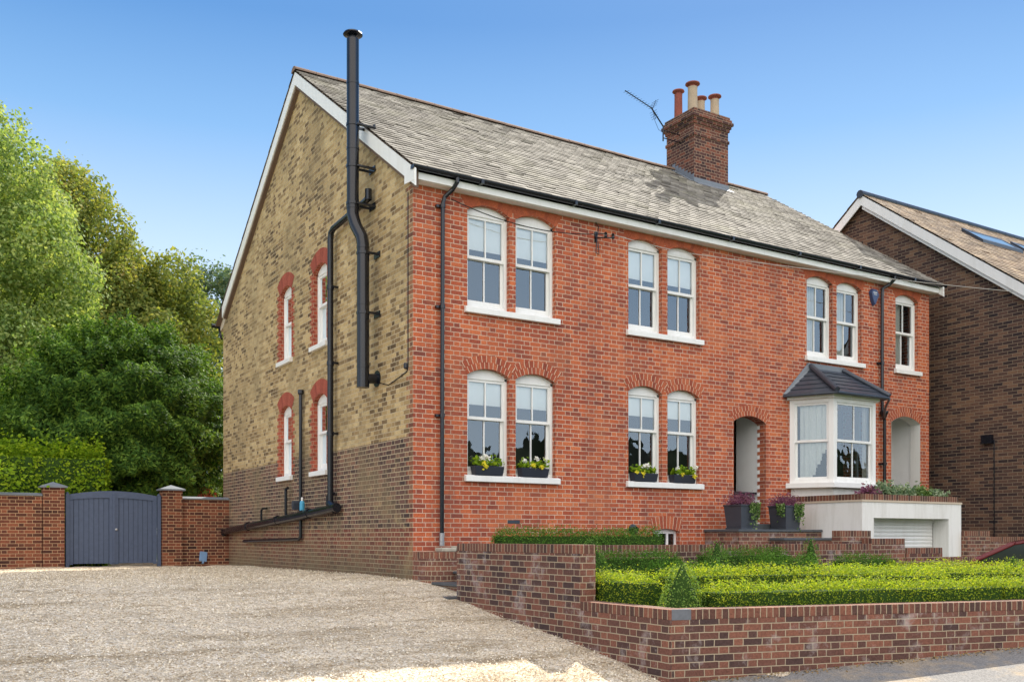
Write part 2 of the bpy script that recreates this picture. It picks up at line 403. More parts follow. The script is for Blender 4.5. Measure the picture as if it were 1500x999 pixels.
def blob_points(blobs, n, seed=0, shell=.35, lump=.16, lf=2.2):
    """points in a lumpy shell round a set of ellipsoids (cx,cy,cz,rx,ry,rz)"""
    g = np.random.default_rng(seed); P = []; N = []
    A = np.array([b[3]*b[5] + b[4]*b[5] for b in blobs]); A = A/A.sum()
    ph = g.uniform(0, 6.28, (6,)); B = np.array(blobs, float)
    for b, w in zip(blobs, A):
        m = int(n*w*1.5); d = g.normal(0, 1, (m,3)); d /= np.linalg.norm(d, axis=1, keepdims=True)
        r = 1 - shell*g.random(m)**1.6
        q = d*np.array(b[3:6])
        l = 1 + lump*(np.sin(q[:,0]*lf+ph[0])*np.sin(q[:,1]*lf+ph[1]) + .8*np.sin(q[:,2]*lf*1.4+ph[2]) + .5*np.sin(q[:,0]*lf*2.7+ph[3])*np.sin(q[:,2]*lf*2.3+ph[4]))
        p = np.array(b[:3]) + q*(r*l)[:,None]
        ok = np.ones(m, bool)
        for c in blobs:
            if c is b: continue
            ok &= (((p-np.array(c[:3]))/np.array(c[3:6]))**2).sum(1) > .5
        P.append(p[ok]); N.append(d[ok])
    return np.concatenate(P)[:n*2], np.concatenate(N)[:n*2]
# ------------------------------------------------------------------ terrain
def lerp_tab(x, tab):
    xs = [a for a, _ in tab]; ys = [b for _, b in tab]; return float(np.interp(x, xs, ys))
TAB = [(-14,-1.95), (-12,-1.9), (-8,-1.68), (-6.3,-1.49), (-4.7,-1.23), (-3,-1.03), (-1.8,-.89), (-1,-.78), (0,-.68), (2,-.66), (10.5,-.70), (40,-.7)]
def zg(x, y):
    z = lerp_tab(y + .25*max(0, x), TAB)
    return z + .05*max(0, min(x, 20)) * (1 if y < -5 else 0)
def sheet(name, xs, ys, dz, mat, label=None, fz=None, bumpy=0.0):
    m = MB(); nx, ny = len(xs), len(ys); r = np.random.default_rng(3)
    vv = []
    for y in ys:
        for x in xs:
            b = 0
            if bumpy: b = bumpy*(math.sin(x*1.1+y*.5)*math.sin(y*1.3-x*.4) + .5*math.sin(x*3.1+y*1.7) * math.sin(y*2.3) + .35*math.sin(x*6.3-y*2.1))
            if bumpy:
                for cx_, rad in ((-16,10.2),(-16,11.9),(-18,15.1),(-18,16.8)):
                    dd = abs(math.hypot(x-cx_, (y+9)*.9)-rad); b += -.022*math.exp(-(dd/.13)**2) + .012*math.exp(-((dd-.25)/.1)**2)
                b += .010*math.sin(x*9.3+y*4.1)*math.sin(y*7.9-x*3.3)
            vv.append((x, y, (fz or zg)(x, y) + dz + b))
    m.poly(vv, [(j*nx+i, j*nx+i+1, (j+1)*nx+i+1, (j+1)*nx+i) for j in range(ny-1) for i in range(nx-1)])
    return m.build(name, mat, smooth=True, label=label, kind='structure')
far = lambda a, b, near: sorted(set([a, a*.5, a*.25] + near + [b*.25, b*.5, b]))
sheet('ground', far(-400, 400, [-40,-20,-14,-8,-4,0,4,8,12,16,20,30,50]), far(-400, 400, [-60,-40,-30,-24]+list(np.arange(-20, 12, 1.0))+[14,20,30,50]), -.10, M['grass'], 'green ground round the house')
sheet('driveway', list(np.arange(-16, 1.3, .11)), list(np.arange(-7.6, 17, .11)), .0, M['gravel'], 'pale pea gravel drive in front of the gate', bumpy=.012)
WA = Vector((-.17,-6.26,0)); WD = Vector((4.37,-1.11,0)).normalized(); WN = Vector((WD.y, -WD.x, 0))   # front wall line and its outward normal
def strip(name, a, b, dz, mat, label, s0=-1.2, s1=26):
    m = MB(); N = 60
    for i in range(N):
        for j in range(6):
            q = []
            for (ii, jj) in ((i,j),(i+1,j),(i+1,j+1),(i,j+1)):
                p = WA + WD*(s0+(s1-s0)*ii/N) + WN*(a+(b-a)*jj/6); q.append((p.x, p.y, zg(p.x, p.y)+dz))
            m.face(q[::-1])
    return m.build(name, mat, label=label, kind='structure')
strip('pavement', .0, 2.1, .012, M['pave'], 'grey pavement at the foot of the front garden wall')
strip('kerb', 2.1, 2.25, .012, M['kerb'], 'stone kerb between pavement and road')
strip('road', 2.25, 9.0, -.09, M['road'], 'asphalt road in front of the house', -16, 40)
g = np.random.default_rng(77); n = 150000
gx = g.uniform(-13, .6, n); gy = -7.4+16*g.random(n)**1.5
ok = ~((gx > -.02) & (gy > -2)) & ~((gx > -.22) & (gy < -1.7)); gx, gy = gx[ok], gy[ok]
gz_ = np.interp(gy, [a for a, _ in TAB], [b for _, b in TAB]) + .012 + g.uniform(0, .012, len(gx))
STONES = np.stack([gx, gy, gz_], 1)
# distant wooded bank across the road (seen mirrored in the panes)
def woods():
    m = MB(); N = 90; prev = None
    for i in range(N+1):
        x = -70 + 190*i/N; h = 9.6 + 1.0*math.sin(i*.9) + .9*math.sin(i*2.3+1) + .6*math.sin(i*5.1)
        row = [(x, -62+2*math.sin(i), -3), (x, -66, h*.7), (x, -72, h), (x, -84, h*.6), (x, -90, -3)]
        if prev:
            for k in range(4): m.face([prev[k], prev[k+1], row[k+1], row[k]])
        prev = row
    m.build('woodland', M['wood'], kind='stuff', label='dark distant woodland bank across the road')
woods()

def stone_mat():
    t = NT('loose_stone'); c = t.ramp(t.node('ShaderNodeNewGeometry').outputs['Random Per Island'], [(0,(.40,.32,.22)), (.3,(.64,.55,.41)), (.8,(.80,.72,.57)), (1,(.86,.81,.72))])
    t.base(c, .85, .25); return t.m
leaves('loose_gravel', STONES, np.tile([0,0,1.],(len(STONES),1)), .021, stone_mat(), None, .75, .45, 78, label='loose pea gravel stones scattered on the drive', kind='stuff')
# ------------------------------------------------------------------ the house
house = empty('semi_detached_house', (0,0,-.65), 'two storey red brick house with grey slate roof and yellow stock brick gable wall', 'house')
RZ, RY, RM = 9.42, 5.16, .680              # ridge height, ridge line, pitch
def roofz(y): return RZ - RM*abs(y-RY)
def arch_pts(u0, u1, zs, zc, n=10):
    """points from (u1,zs) over the crown to (u0,zs)"""
    w = (u1-u0)/2; h = zc-zs; r = (w*w+h*h)/(2*h); cu = (u0+u1)/2; cz = zc-r; a = math.asin(w/r)
    return [(cu + r*math.sin(a-2*a*i/n), cz + r*math.cos(a-2*a*i/n)) for i in range(n+1)], (cu, cz, r, a)
def outline(o):
    u0, u1, z0, zs, zc = o
    if zc is None or zc <= zs: return [(u0,z0),(u1,z0),(u1,zs),(u0,zs)]
    return [(u0,z0),(u1,z0)] + arch_pts(u0, u1, zs, zc)[0]
def wall_with_holes(outer, holes, P, depth):
    """P(u, d, z): d = distance into the wall. slot 0 face, slot 1 reveals"""
    m = MB(); loops = [outer] + [outline(h) for h in holes]
    flat = [p for l in loops for p in l]
    tris = tessellate_polygon([[Vector((u, z, 0)) for u, z in l] for l in loops])
    n_want = (Vector(P(0,0,0)) - Vector(P(0,1,0)))
    for t in tris:
        q = [Vector(P(flat[i][0], 0, flat[i][1])) for i in t]
        if (q[1]-q[0]).cross(q[2]-q[0]).dot(n_want) < 0: q = q[::-1]
        m.face(q)
    for l in loops[1:]:
        for i in range(len(l)):
            a, b = l[i], l[(i+1) % len(l)]
            m.face([P(a[0],0,a[1]), P(a[0],depth,a[1]), P(b[0],depth,b[1]), P(b[0],0,b[1])], 1)
    return m
PF = lambda u, d, z: (u, d, z)                 # front facade: u = X
PS = lambda u, d, z: (d, u, z)                 # gable wall: u = Y
UP = (3.75, 5.32, 5.44); GR = (1.01, 2.64, 2.76)
fw = []                                       # u0,u1,z0,zs,zc
for a, b in ((.98,1.79),(1.91,2.72),(4.32,5.12),(5.25,6.05),(9.03,9.83),(9.96,10.76),(11.92,12.73)): fw.append((a, b)+UP)
for a, b in ((.98,1.79),(1.91,2.72),(4.32,5.12),(5.25,6.05)): fw.append((a, b)+GR)
alc = [(6.95,7.84,.14,2.26,2.39), (11.77,12.80,.60,2.55,2.70)]
base_w = (4.90,5.55,-.20,.10,.15)
holes_f = fw + alc + [base_w, (8.72,10.46,1.12,2.72,None)]
W = 13.13
m = wall_with_holes([(0,-1.6),(W,-1.6),(W,5.66),(0,5.66)], holes_f, PF, .24)
m.face([(W,0,-1.6),(W,10.84,-1.6),(W,10.84,5.56),(W,5.16,9.36),(W,0,5.66)])
m.face([(0,10.84,-1.6),(0,10.84,5.56),(W,10.84,5.56),(W,10.84,-1.6)])
m.build('front_wall', [M['red'], M['red']], house)
sw = [(3.67,4.41,3.72,5.14,5.27), (5.68,6.42,3.72,5.14,5.27), (3.67,4.41,1.28,2.63,2.76), (5.68,6.42,1.28,2.63,2.76)]
m = wall_with_holes([(0,-1.6),(10.84,-1.6),(10.84,5.5),(RY,RZ-.12),(0,5.62)], sw, PS, .24)
m.build('gable_wall', [M['yellow'], M['surround']], house, label='yellow stock brick gable wall with purple brick below')
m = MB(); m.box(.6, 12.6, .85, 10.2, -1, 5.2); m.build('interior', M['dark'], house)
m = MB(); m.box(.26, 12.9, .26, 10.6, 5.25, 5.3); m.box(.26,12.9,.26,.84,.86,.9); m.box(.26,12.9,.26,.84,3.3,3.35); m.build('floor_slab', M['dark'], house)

def ring_mesh(P, u0, u1, zs, zc, thick, proud=.004, rings=1, cap=None):
    pts, (cu, cz, r, a) = arch_pts(u0, u1, zs, zc, 12); m = MB(); n = 12
    for k in range(rings):
        r0, r1 = r + thick*k/rings, r + thick*(k+1)/rings; sh = .0375*(k % 2)
        for i in range(n):
            t0, t1 = a-2*a*i/n, a-2*a*(i+1)/n
            def pt(rr, t):
                z = cz+rr*math.cos(t); 
                if cap: z = min(z, cap)
                return P(cu+rr*math.sin(t), -proud, z)
            q = [pt(r0,t0), pt(r0,t1), pt(r1,t1), pt(r1,t0)]
            uvq = [(t0*r+sh, r0), (t1*r+sh, r0), (t1*r+sh, r1), (t0*r+sh, r1)]
            m.face(q, 0, uvq)
            if k == rings-1: m.face([pt(r1,t0), pt(r1,t1), P(cu+r1*math.sin(t1), .0, min(cz+r1*math.cos(t1), cap or 99)), P(cu+r1*math.sin(t0), .0, min(cz+r1*math.cos(t0), cap or 99))])
            if k == 0: m.face([P(cu+r0*math.sin(t0), .0, cz+r0*math.cos(t0)), P(cu+r0*math.sin(t1), .0, cz+r0*math.cos(t1)), pt(r0,t1), pt(r0,t0)])
    return m

def sash(P, o, parent, rail, blind=None, curtain=None, bars=True, name='window', d0=.09, label=None):
    """double hung sash window: frame, sashes, panes, blind"""
    u0, u1, z0, zs, zc = o
    def B(m, a, b, c, d, e, f): # u, depth, z box through P
        p0, p1 = P(a, c, e), P(b, d, f); m.box(p0[0], p1[0], p0[1], p1[1], p0[2], p1[2])
    m = MB(); fw_ = .05
    B(m, u0, u0+fw_, d0, d0+.12, z0, zs); B(m, u1-fw_, u1, d0, d0+.12, z0, zs); B(m, u0+fw_, u1-fw_, d0, d0+.12, z0, z0+.06)
    # arched head board
    pts, _ = arch_pts(u0, u1, zs, zc, 10); ring = [P(u, d0, z) for u, z in pts] + [P(u0, d0, zs-.05), P(u1, d0, zs-.05)]
    dv = Vector(P(0,1,0))-Vector(P(0,0,0)); m.prism(ring, dv*.12)
    fr = m.build(name, M['white'], parent, bevel=.004, label=label)
    a, b = u0+fw_, u1-fw_; zt = zs-.05; mid = (a+b)/2; st = .042
    for nm, dd, za, zb in (('upper_sash', d0+.018, rail-.02, zt), ('lower_sash', d0+.062, z0+.06, rail+.015)):
        m = MB(); bot = .05 if nm == 'upper_sash' else .085
        B(m, a, a+st, dd, dd+.04, za, zb); B(m, b-st, b, dd, dd+.04, za, zb)
        B(m, a+st, b-st, dd, dd+.04, za, za+bot); B(m, a+st, b-st, dd, dd+.04, zb-.042, zb)
        if bars: B(m, mid-.011, mid+.011, dd+.002, dd+.036, za+bot, zb-.042)
        s = m.build(nm, M['white'], fr)
        m = MB(); m.face([P(a+st, dd+.02, za+bot), P(b-st, dd+.02, za+bot), P(b-st, dd+.02, zb-.042), P(a+st, dd+.02, zb-.042)])
        m.build('pane_'+nm.split('_')[0], M['glass'], fr)
    if blind:
        m = MB(); zz = zt; k = 0      # roman blind: soft folds
        n = 5
        for i in range(n):
            za, zb = blind+(zt-blind)*i/n, blind+(zt-blind)*(i+1)/n
            m.face([P(a, d0+.072, za), P(b, d0+.072, za), P(b, d0+.066, zb), P(a, d0+.066, zb)])
        m.build('blind', M['blind'], fr)
    if curtain:
        m = MB(); n = 26
        for (c0, c1) in curtain:
            ua, ub = a+(b-a)*c0, a+(b-a)*c1
            for i in range(n):
                x0, x1 = ua+(ub-ua)*i/n, ua+(ub-ua)*(i+1)/n
                e0, e1 = .17+.015*math.sin(i*1.6), .17+.015*math.sin((i+1)*1.6)
                m.face([P(x0, d0+e0, z0+.05), P(x1, d0+e1, z0+.05), P(x1, d0+e1, zt), P(x0, d0+e0, zt)])
        m.build('curtain', M['curtain'], fr)
    return fr
def sill(P, u0, u1, ztop, parent, th=.105, out=.075, ext=.06):
    m = MB(); a, b = u0-ext, u1+ext
    pr = [(a,-out,ztop-th),(a,-out,ztop-.012),(a,.0,ztop+.006),(a,.0,ztop-th)]
    ring = [P(*q) for q in pr]; m.prism(ring, Vector(P(1,0,0))*(b-a))
    q0, q1 = P(u0+.001, .0, ztop-th+.01), P(u1-.001, .16, ztop+.006); m.box(q0[0], q1[0], q0[1], q1[1], q0[2], q1[2])
    m.build('window_sill', M['white'], parent, bevel=.006)
for i, o in enumerate(fw):
    if i < 4: kw = dict(blind=4.73)
    elif i < 6: kw = dict(curtain=[(0,.66)])
    elif i == 6: kw = dict(curtain=[(0,.62)])
    else: kw = dict(blind=(2.18 if i < 9 else 2.22))
    sash(PF, o, house, 4.585 if i < 7 else 1.95, **kw)
    rings = 1 if i < 7 else 2
    ring_mesh(PF, o[0]+.0, o[1]-.0, o[3], o[4], .22, rings=rings, cap=5.545, proud=.004+.003*(i % 2)).build('window_arch', M['gauged'] if i < 7 else M['arch'], house)
for a, b, z in ((.98,2.72,3.745),(4.32,6.05,3.745),(9.03,10.76,3.745),(11.92,12.73,3.745),(.98,2.72,1.005),(4.32,6.05,1.005)): sill(PF, a, b, z, house)
for o in sw:
    sash(PS, o, house, 4.50 if o[2] > 3 else 2.02, curtain=[(.0,1)], bars=False, d0=.085)
    ring_mesh(PS, o[0], o[1], o[3], o[4], .28, rings=1, proud=.006).build('window_arch', M['sidearch'], house)
    m = MB(); m2 = MB(); r = 0; z = o[2]
    while z < o[3]-.01:
        zt = min(z+.075, o[3]); w = .115 if r % 2 else .225
        m.box(-.006, -.0005, o[0]-w*.8, o[0], z, zt); m2.box(-.006, -.0005, o[1], o[1]+w*.8, z, zt); z += .075; r += 1
    m.build('brick_quoin', M['surround'], house); m2.build('brick_quoin', M['surround'], house)
    sill(PS, o[0], o[1], o[2]-.005, house, th=.10, ext=.07)
# basement window
o = base_w
m = MB(); m.box(o[0], o[1], .10, .14, o[2], o[2]+.04); m.box(o[0], o[1], .10, .14, .06, .10)
for x in (o[0], o[0]+.2, o[0]+.41, o[1]-.045): m.box(x, x+.045 if x != o[0]+.2 else x+.03, .1, .14, o[2]+.04, .06)
bw = m.build('basement_window', M['white'], house, label='small white basement window above the low wall')
m = MB(); m.prism([PF(u, .1, z) for u, z in arch_pts(o[0], o[1], .10, .15, 8)[0]], (0,.04,0)); m.build('window_head', M['white'], bw)
m = MB(); m.face([(o[0],.12,o[2]),(o[1],.12,o[2]),(o[1],.12,.08),(o[0],.12,.08)]); m.build('pane', M['glass'], bw)
ring_mesh(PF, o[0], o[1], .10, .15, .24).build('window_arch', M['arch'], house)
# doorway recesses
for k, o in enumerate(alc):
    u0, u1, z0, zs, zc = o; m = MB(); D = .85
    m.face([(u1+.03,.24,z0-.1),(u1+.03,D,z0-.1),(u1+.03,D,zc+.1),(u1+.03,.24,zc+.1)])
    m.face([(u0-.1,.24,z0-.1),(u0-.1,D,z0-.1),(u0-.1,D,zc+.1),(u0-.1,.24,zc+.1)])
    m.face([(u0-.1,D,z0-.1),(u1+.03,D,z0-.1),(u1+.03,D,zc+.1),(u0-.1,D,zc+.1)])
    m.face([(u0-.1,.24,zc+.1),(u1+.03,.24,zc+.1),(u1+.03,D,zc+.1),(u0-.1,D,zc+.1)])
    m.face([(u0-.1,.24,z0),(u1+.03,.24,z0),(u1+.03,D,z0),(u0-.1,D,z0)])
    rc = m.build('porch_recess', M['porch'], house, label='white painted doorway recess' )
    if k == 0:      # white paint toothed into the brick jamb
        m = MB(); z = z0; r = 0
        while z < zs-.02:
            if r % 2: m.box(u1-.004, u1-.0005, .17, .2395, z, z+.075)
            z += .075; r += 1
        m.build('toothed_edge', M['porch'], rc)
    else:           # painted reveal
        m = MB(); pts = outline(o)
        for i in range(1, len(pts)):
            a, b = pts[i], pts[(i+1) % len(pts)]
            f = lambda p: ((p[0]-(u0+u1)/2)*.992+(u0+u1)/2, (p[1]-1.6)*.997+1.6)
            a, b = f(a), f(b)
            m.face([(a[0],-.004,a[1]),(a[0],.25,a[1]),(b[0],.25,b[1]),(b[0],-.004,b[1])])
        m.build('painted_reveal', M['render'], rc)
    ring_mesh(PF, u0, u1, zs, zc, .20, rings=2).build('door_arch', M['arch'], house)
# front roof slope of separate overlapping slates
def slates(name, x0, x1, ys, ye, zf, mat, parent, course=.175, wid=.26, th=.010, seed=1):
    """ys eave y -> ye ridge y"""
    g = random.Random(seed); m = MB(); L = math.hypot(ye-ys, zf(ye)-zf(ys)); n = int(L/course); dy = (ye-ys)/n
    for j in range(n):
        ya, yb = ys+dy*j, ys+dy*(j+1.25)
        if j == n-1: yb = ye
        x = x0 - (wid/2 if j % 2 else 0)
        while x < x1:
            a, b = max(x+.0025, x0), min(x+wid-.0025, x1)
            if b-a > .03:
                l = th + g.uniform(0, .005) + (g.random() < .04)*g.uniform(0, .012); sk = g.uniform(-.004, .004); s2 = dy*g.uniform(-.04, .04)
                za, zb = zf(ya), zf(yb)
                p = [(a,ya+s2,za+l+.012),(b,ya+s2,za+l+.012+sk),(b,yb,zb+.008),(a,yb,zb+.008)]
                q = [(a,ya+s2,za-.002),(b,ya+s2,za-.002)]
                if dy < 0: m.poly(p+q, [(3,2,1,0),(0,1,5,4)])
                else: m.poly(p+q, [(0,1,2,3),(1,0,4,5)])
            x += wid
    return m.build(name, mat, parent)
EY = -.26
rf = slates('roof', -.13, W+.16, EY, RY, roofz, M['slate'], house, th=.017)
slates('rear_roof', -.13, W+.16, 11.12, RY, roofz, M['slate'], house, wid=.6, course=.4)
m = MB()   # roof deck below the slates
m.poly([(-.12,EY+.02,roofz(EY+.02)-.03),(W+.15,EY+.02,roofz(EY+.02)-.03),(W+.15,RY,RZ-.03),(-.12,RY,RZ-.03),(-.12,11.1,roofz(11.1)-.03),(W+.15,11.1,roofz(11.1)-.03)], [(0,1,2,3),(3,2,5,4)])
m.build('roof_deck', M['brown'], house)
m = MB(); x = -.15; g = random.Random(4)
while x < W+.16:
    x1 = min(x+.45, W+.17); a = .105; hgt = g.uniform(0, .008); rr = []
    for xx in (x+.004, x1-.004): rr.append([(xx, RY+.13*math.sin(t), RZ-.055+.02+hgt+.10*math.cos(t)) for t in [R(-88+176*i/8) for i in range(9)]])
    m.poly(rr[0]+rr[1], [(i, i+1, 9+i+1, 9+i) for i in range(8)] + [tuple(range(9)), tuple(range(9,18))[::-1]])
    x = x1
m.build('ridge_tiles', M['ridge'], house)
# bargeboards
def barge(parent, x0, x1, ya, yb, zf, wd, mat, soffit=None):
    m = MB(); c = .03
    pr = [(ya, zf(ya)-c), (yb, zf(yb)-c), (yb, zf(yb)-c-wd), (ya, zf(ya)-c-wd)]
    m.prism([(x0, y, z) for y, z in pr], (x1-x0, 0, 0)); return m.build('bargeboard', mat, parent, bevel=.006)
barge(house, -.115, -.085, -.30, RY, roofz, .27, M['white']); barge(house, -.115, -.085, 10.55, RY, roofz, .27, M['white'])
barge(house, W+.10, W+.13, -.30, RY, roofz, .22, M['white'])
m = MB()
for ya, yb in ((-.2, RY), (10.5, RY)):
    m.prism([(-.084, ya, roofz(ya)-.07), (-.084, yb, roofz(yb)-.07), (-.084, yb, roofz(yb)-.36), (-.084, ya, roofz(ya)-.36)], (.083,0,0))
m.build('verge_soffit', M['brown'], house)
m = MB(); m.box(-.10, W+.14, -.185, -.155, 5.56, 5.67); m.build('fascia', M['white'], house, bevel=.004)
m = MB(); m.box(-.08, W+.1, -.155, -.002, 5.555, 5.575); m.build('soffit', M['white'], house)
m = MB(); m.prism([(-.10,-.28,5.50),(-.10,.06,5.53),(-.10,.06,5.66),(-.10,-.30,5.66)][::-1], (-.02,0,0)); m.build('barge_foot', M['white'], house)
def gutter(x0, x1, y, z, name='gutter', par=house):
    m = MB(); n = 8; r = .058
    for sgn, rr in ((1, r), (-1, r-.006)):
        pr = [(y+rr*math.cos(t), z+rr*math.sin(t)) for t in [math.pi+math.pi*i/n for i in range(n+1)]]
        m.poly([(x0, a, b) for a, b in pr]+[(x1, a, b) for a, b in pr], [(i, i+1, n+2+i, n+1+i) for i in range(n)])
    m.box(x0-.005, x0, y-r, y+r, z-r, z); m.box(x1, x1+.005, y-r, y+r, z-r, z)
    x = x0+1.2
    while x < x1-.3: m.box(x, x+.05, y-r-.006, y+r+.006, z-r-.008, z+.004); x += 1.85
    return m.build(name, M['black'], par)
gutter(-.13, W+.22, -.248, 5.735)
m = MB(); m.tube([(-.2,11.2,5.38),(.5,11.2,5.38)], .055, 8); m.tube([(-.02,11.15,5.33),(-.02,11.0,5.1),(-.02,10.9,5.0)], .03, 8); m.build('rear_gutter', M['black'], house)
m = MB(); m.prism([(-.004,10.25,5.75),(-.004,10.84,5.3),(-.004,11.1,5.22),(-.004,11.1,5.34),(-.004,10.84,5.56)], (.2,0,0)); m.build('eaves_corbel', M['cream'], house)
# downpipes
def downpipe(path, r, clips, foot=None, name='downpipe', hopper=None):
    m = MB(); m.tube(path, r, 12)
    for (x, y, z) in clips: m.tube([(x,y,z-.03),(x,y,z+.03)], r*1.28, 12); m.box(x-.1, x+.005, y+.02, -.002 if y > -.2 else y+.06, z-.02, z+.02)
    if hopper: m.lathe(hopper, [(r*1.0,-.14),(r*1.3,-.1),(r*2.6,.0),(r*2.6,.03)], 12)
    d = m.build(name, M['black'], house, smooth=False); return d
d = downpipe([(.66,-.248,5.69),(.66,-.245,5.62),(.62,-.16,5.52),(.515,-.085,5.40),(.49,-.075,5.3),(.475,-.075,.06)], .034, [(.49,-.075,5.26),(.487,-.075,3.66),(.48,-.075,1.93)])
m = MB(); m.tube([(.475,-.075,.06),(.47,-.075,-.14)], .04, 12); m.build('downpipe_foot', M['greymetal'], d)
downpipe([(11.55,-.248,5.69),(11.55,-.245,5.62),(11.50,-.16,5.53),(11.37,-.085,5.44),(11.36,-.075,5.36),(11.36,-.075,2.75),(11.42,-.09,2.55),(11.42,-.09,.7)], .036, [(11.36,-.075,3.8),(11.42,-.09,1.6)], hopper=(11.40,-.09,2.72))
# flue on the gable wall
fl = empty('flue_pipe', (-.35,1.5,5.2), parent=house); fl.location = (-.35,1.5,5.85)
m = MB(); m.tube([(-.36,1.56,8.39),(-.36,1.56,5.42),(-.33,1.50,5.24),(-.27,1.38,5.02),(-.26,1.36,4.9),(-.26,1.36,2.5)], .104, 24)
for z in (7.65,6.55,5.55): m.tube([(-.36,1.56,z-.02),(-.36,1.56,z+.02)], .109, 24)
for z in (4.85,3.9,2.85): m.tube([(-.26,1.36,z-.02),(-.26,1.36,z+.02)], .109, 24)
m.build('pipe', M['black'], fl, smooth=True)
bpy.data.objects['pipe'].modifiers.new('e', 'EDGE_SPLIT')
m = MB(); m.lathe((-.36,1.56,8.39), [(.06,0),(.06,.05),(.165,.08),(.15,.105),(.03,.13)], 24); m.build('cowl', M['black'], fl)
for z in (6.95,6.25,5.62,4.75,3.75):
    X0, Y0 = (-.36,1.56) if z > 5 else (-.26,1.36)
    m = MB(); m.tube([(X0,Y0,z-.022),(X0,Y0,z+.022)], .114, 20)
    m.box(X0, -.002, Y0-.10, Y0-.075, z-.02, z+.02)
    if z > 5: m.box(X0, -.002, Y0+.06, Y0+.085, z-.02, z+.02); m.tube([(X0,Y0-.09,z),(-.01,Y0-.16,z-.03)], .014, 6)
    m.box(-.02, -.002, Y0-.13, Y0+.1, z-.05, z+.05)
    m.build('bracket', M['black'], fl)
m = MB(); m.tube([(-.26,1.36,2.64),(-.14,1.36,2.66),(-.002,1.36,2.67)], .085, 20); m.tube([(-.015,1.36,2.67),(-.003,1.36,2.67)], .14, 24); m.build('wall_elbow', M['black'], fl)
# soil pipes
m = MB(); m.tube([(-.11,1.45,5.74),(-.12,1.75,5.70),(-.12,3.05,5.65),(-.12,3.17,5.6),(-.12,3.2,5.48),(-.12,3.2,.60)], .056, 14)
m.tube([(-.12,1.46,5.70),(-.12,1.46,5.88)], .06, 12)
for z in (4.6,3.2,1.9): m.tube([(-.12,3.2,z-.04),(-.12,3.2,z+.04)], .068, 14); m.box(-.1,-.002,3.10,3.13,z-.02,z+.02)
m.tube([(-.12,2.92,.50),(-.12,3.2,.60)], .085, 14)
m.build('soil_pipe', M['black'], house, smooth=True); bpy.data.objects['soil_pipe'].modifiers.new('e', 'EDGE_SPLIT')
m = MB(); m.tube([(-.13,2.85,.53),(-.13,5.0,.40),(-.13,10.3,.13),(-.13,10.38,.05)], .085, 14)
for y in (4.3,6.2,8.3): m.tube([(-.13,y-.05,.53-.053*(y-2.85)),(-.13,y+.05,.53-.053*(y+.1-2.85))], .098, 14)
m.build('waste_pipe', M['black'], house, label='thick black pipe sloping along the foot of the gable wall')
m = MB(); m.tube([(-.07,4.94,2.86),(-.07,4.94,.0),(-.07,5.05,-.05),(-.07,8.8,-.1)], .036, 12); m.lathe((-.07,4.94,2.84), [(.04,0),(.06,.03),(.06,.1)], 12)
m.build('rain_pipe', M['black'], house)
for y, z1, bend in ((3.42,.80,-1),(5.75,.98,0),(7.4,.62,-1)):
    m = MB(); zb = .50-.05*(y-3)
    if bend: m.tube([(-.10,y,zb),(-.10,y,z1-.04),(-.09,y-.05,z1),(-.07,y-.28,z1)], .024, 8)
    else: m.tube([(-.10,y,zb),(-.10,y,z1)], .032, 8); m.tube([(-.10,y,z1),(-.10,y-.12,z1+.03)], .03, 8)
    m.build('overflow_pipe', M['black'], house)
m = MB(); m.tube([(-.14,5.22,.66),(-.002,5.22,.66)], .075, 14); m.box(-.13,-.01,5.14,5.3,.55,.64); m.build('outside_tap_box', M['slatedark'], house)
# air brick, wall vent pipe, alarm
m = MB(); m.box(1.75, 1.99, -.004, .0, .22, .28)
for i in range(8): m.box(1.765+i*.028, 1.782+i*.028, -.0065, -.0045, .23, .27)
m.build('air_brick', M['slatedark'], house)
m = MB(); m.lathe((0,0,0), [(.10,0),(.10,.015),(.055,.02),(.055,.11)], 18)
o = m.build('boiler_vent', M['black'], house, smooth=False); o.rotation_euler = (R(90),0,0); o.location = Vector((4.42,0,.13)) + Vector((0,0,.65))
al = MB(); ring = [(11.13+.20*math.sin(t)*(1 if math.cos(t) > 0 else .8*(1+.5*math.cos(t))), 0, 5.26+(.155 if math.cos(t) > 0 else .23)*math.cos(t)) for t in [2*math.pi*i/20 for i in range(20)]]
ring = [((x-11.13)*.72+11.13, y, z) for x, y, z in ring]
al.prism(ring, (0,-.075,0), taper=.86); a_ = al.build('alarm_box', plain('alarm_blue', (.035,.06,.15), .4, .5), house, bevel=.008)
al = MB()
for i in range(5): al.box(11.065+i*.026, 11.083+i*.026, -.0775, -.0755, 5.305, 5.325)
al.box(11.08,11.18,-.0775,-.0755,5.27,5.28); al.build('alarm_lettering', M['white'], a_)
# telephone insulator bracket
m = MB(); m.box(3.55,3.60,-.03,-.002,5.20,5.38); m.tube([(3.57,-.03,5.27),(3.62,-.16,5.25),(3.82,-.2,5.27)], .012, 6)
for x in (3.66,3.82): m.lathe((x,-.19,5.25), [(.018,0),(.032,.02),(.024,.05),(.032,.075),(.014,.1)], 10)
m.tube([(3.56,-.03,5.55),(3.62,-.04,5.47),(3.58,-.05,5.3),(3.55,-.05,5.0),(3.62,-.05,4.98),(3.6,-.05,5.2)], .008, 6)
m.build('cable_bracket', M['black'], house)
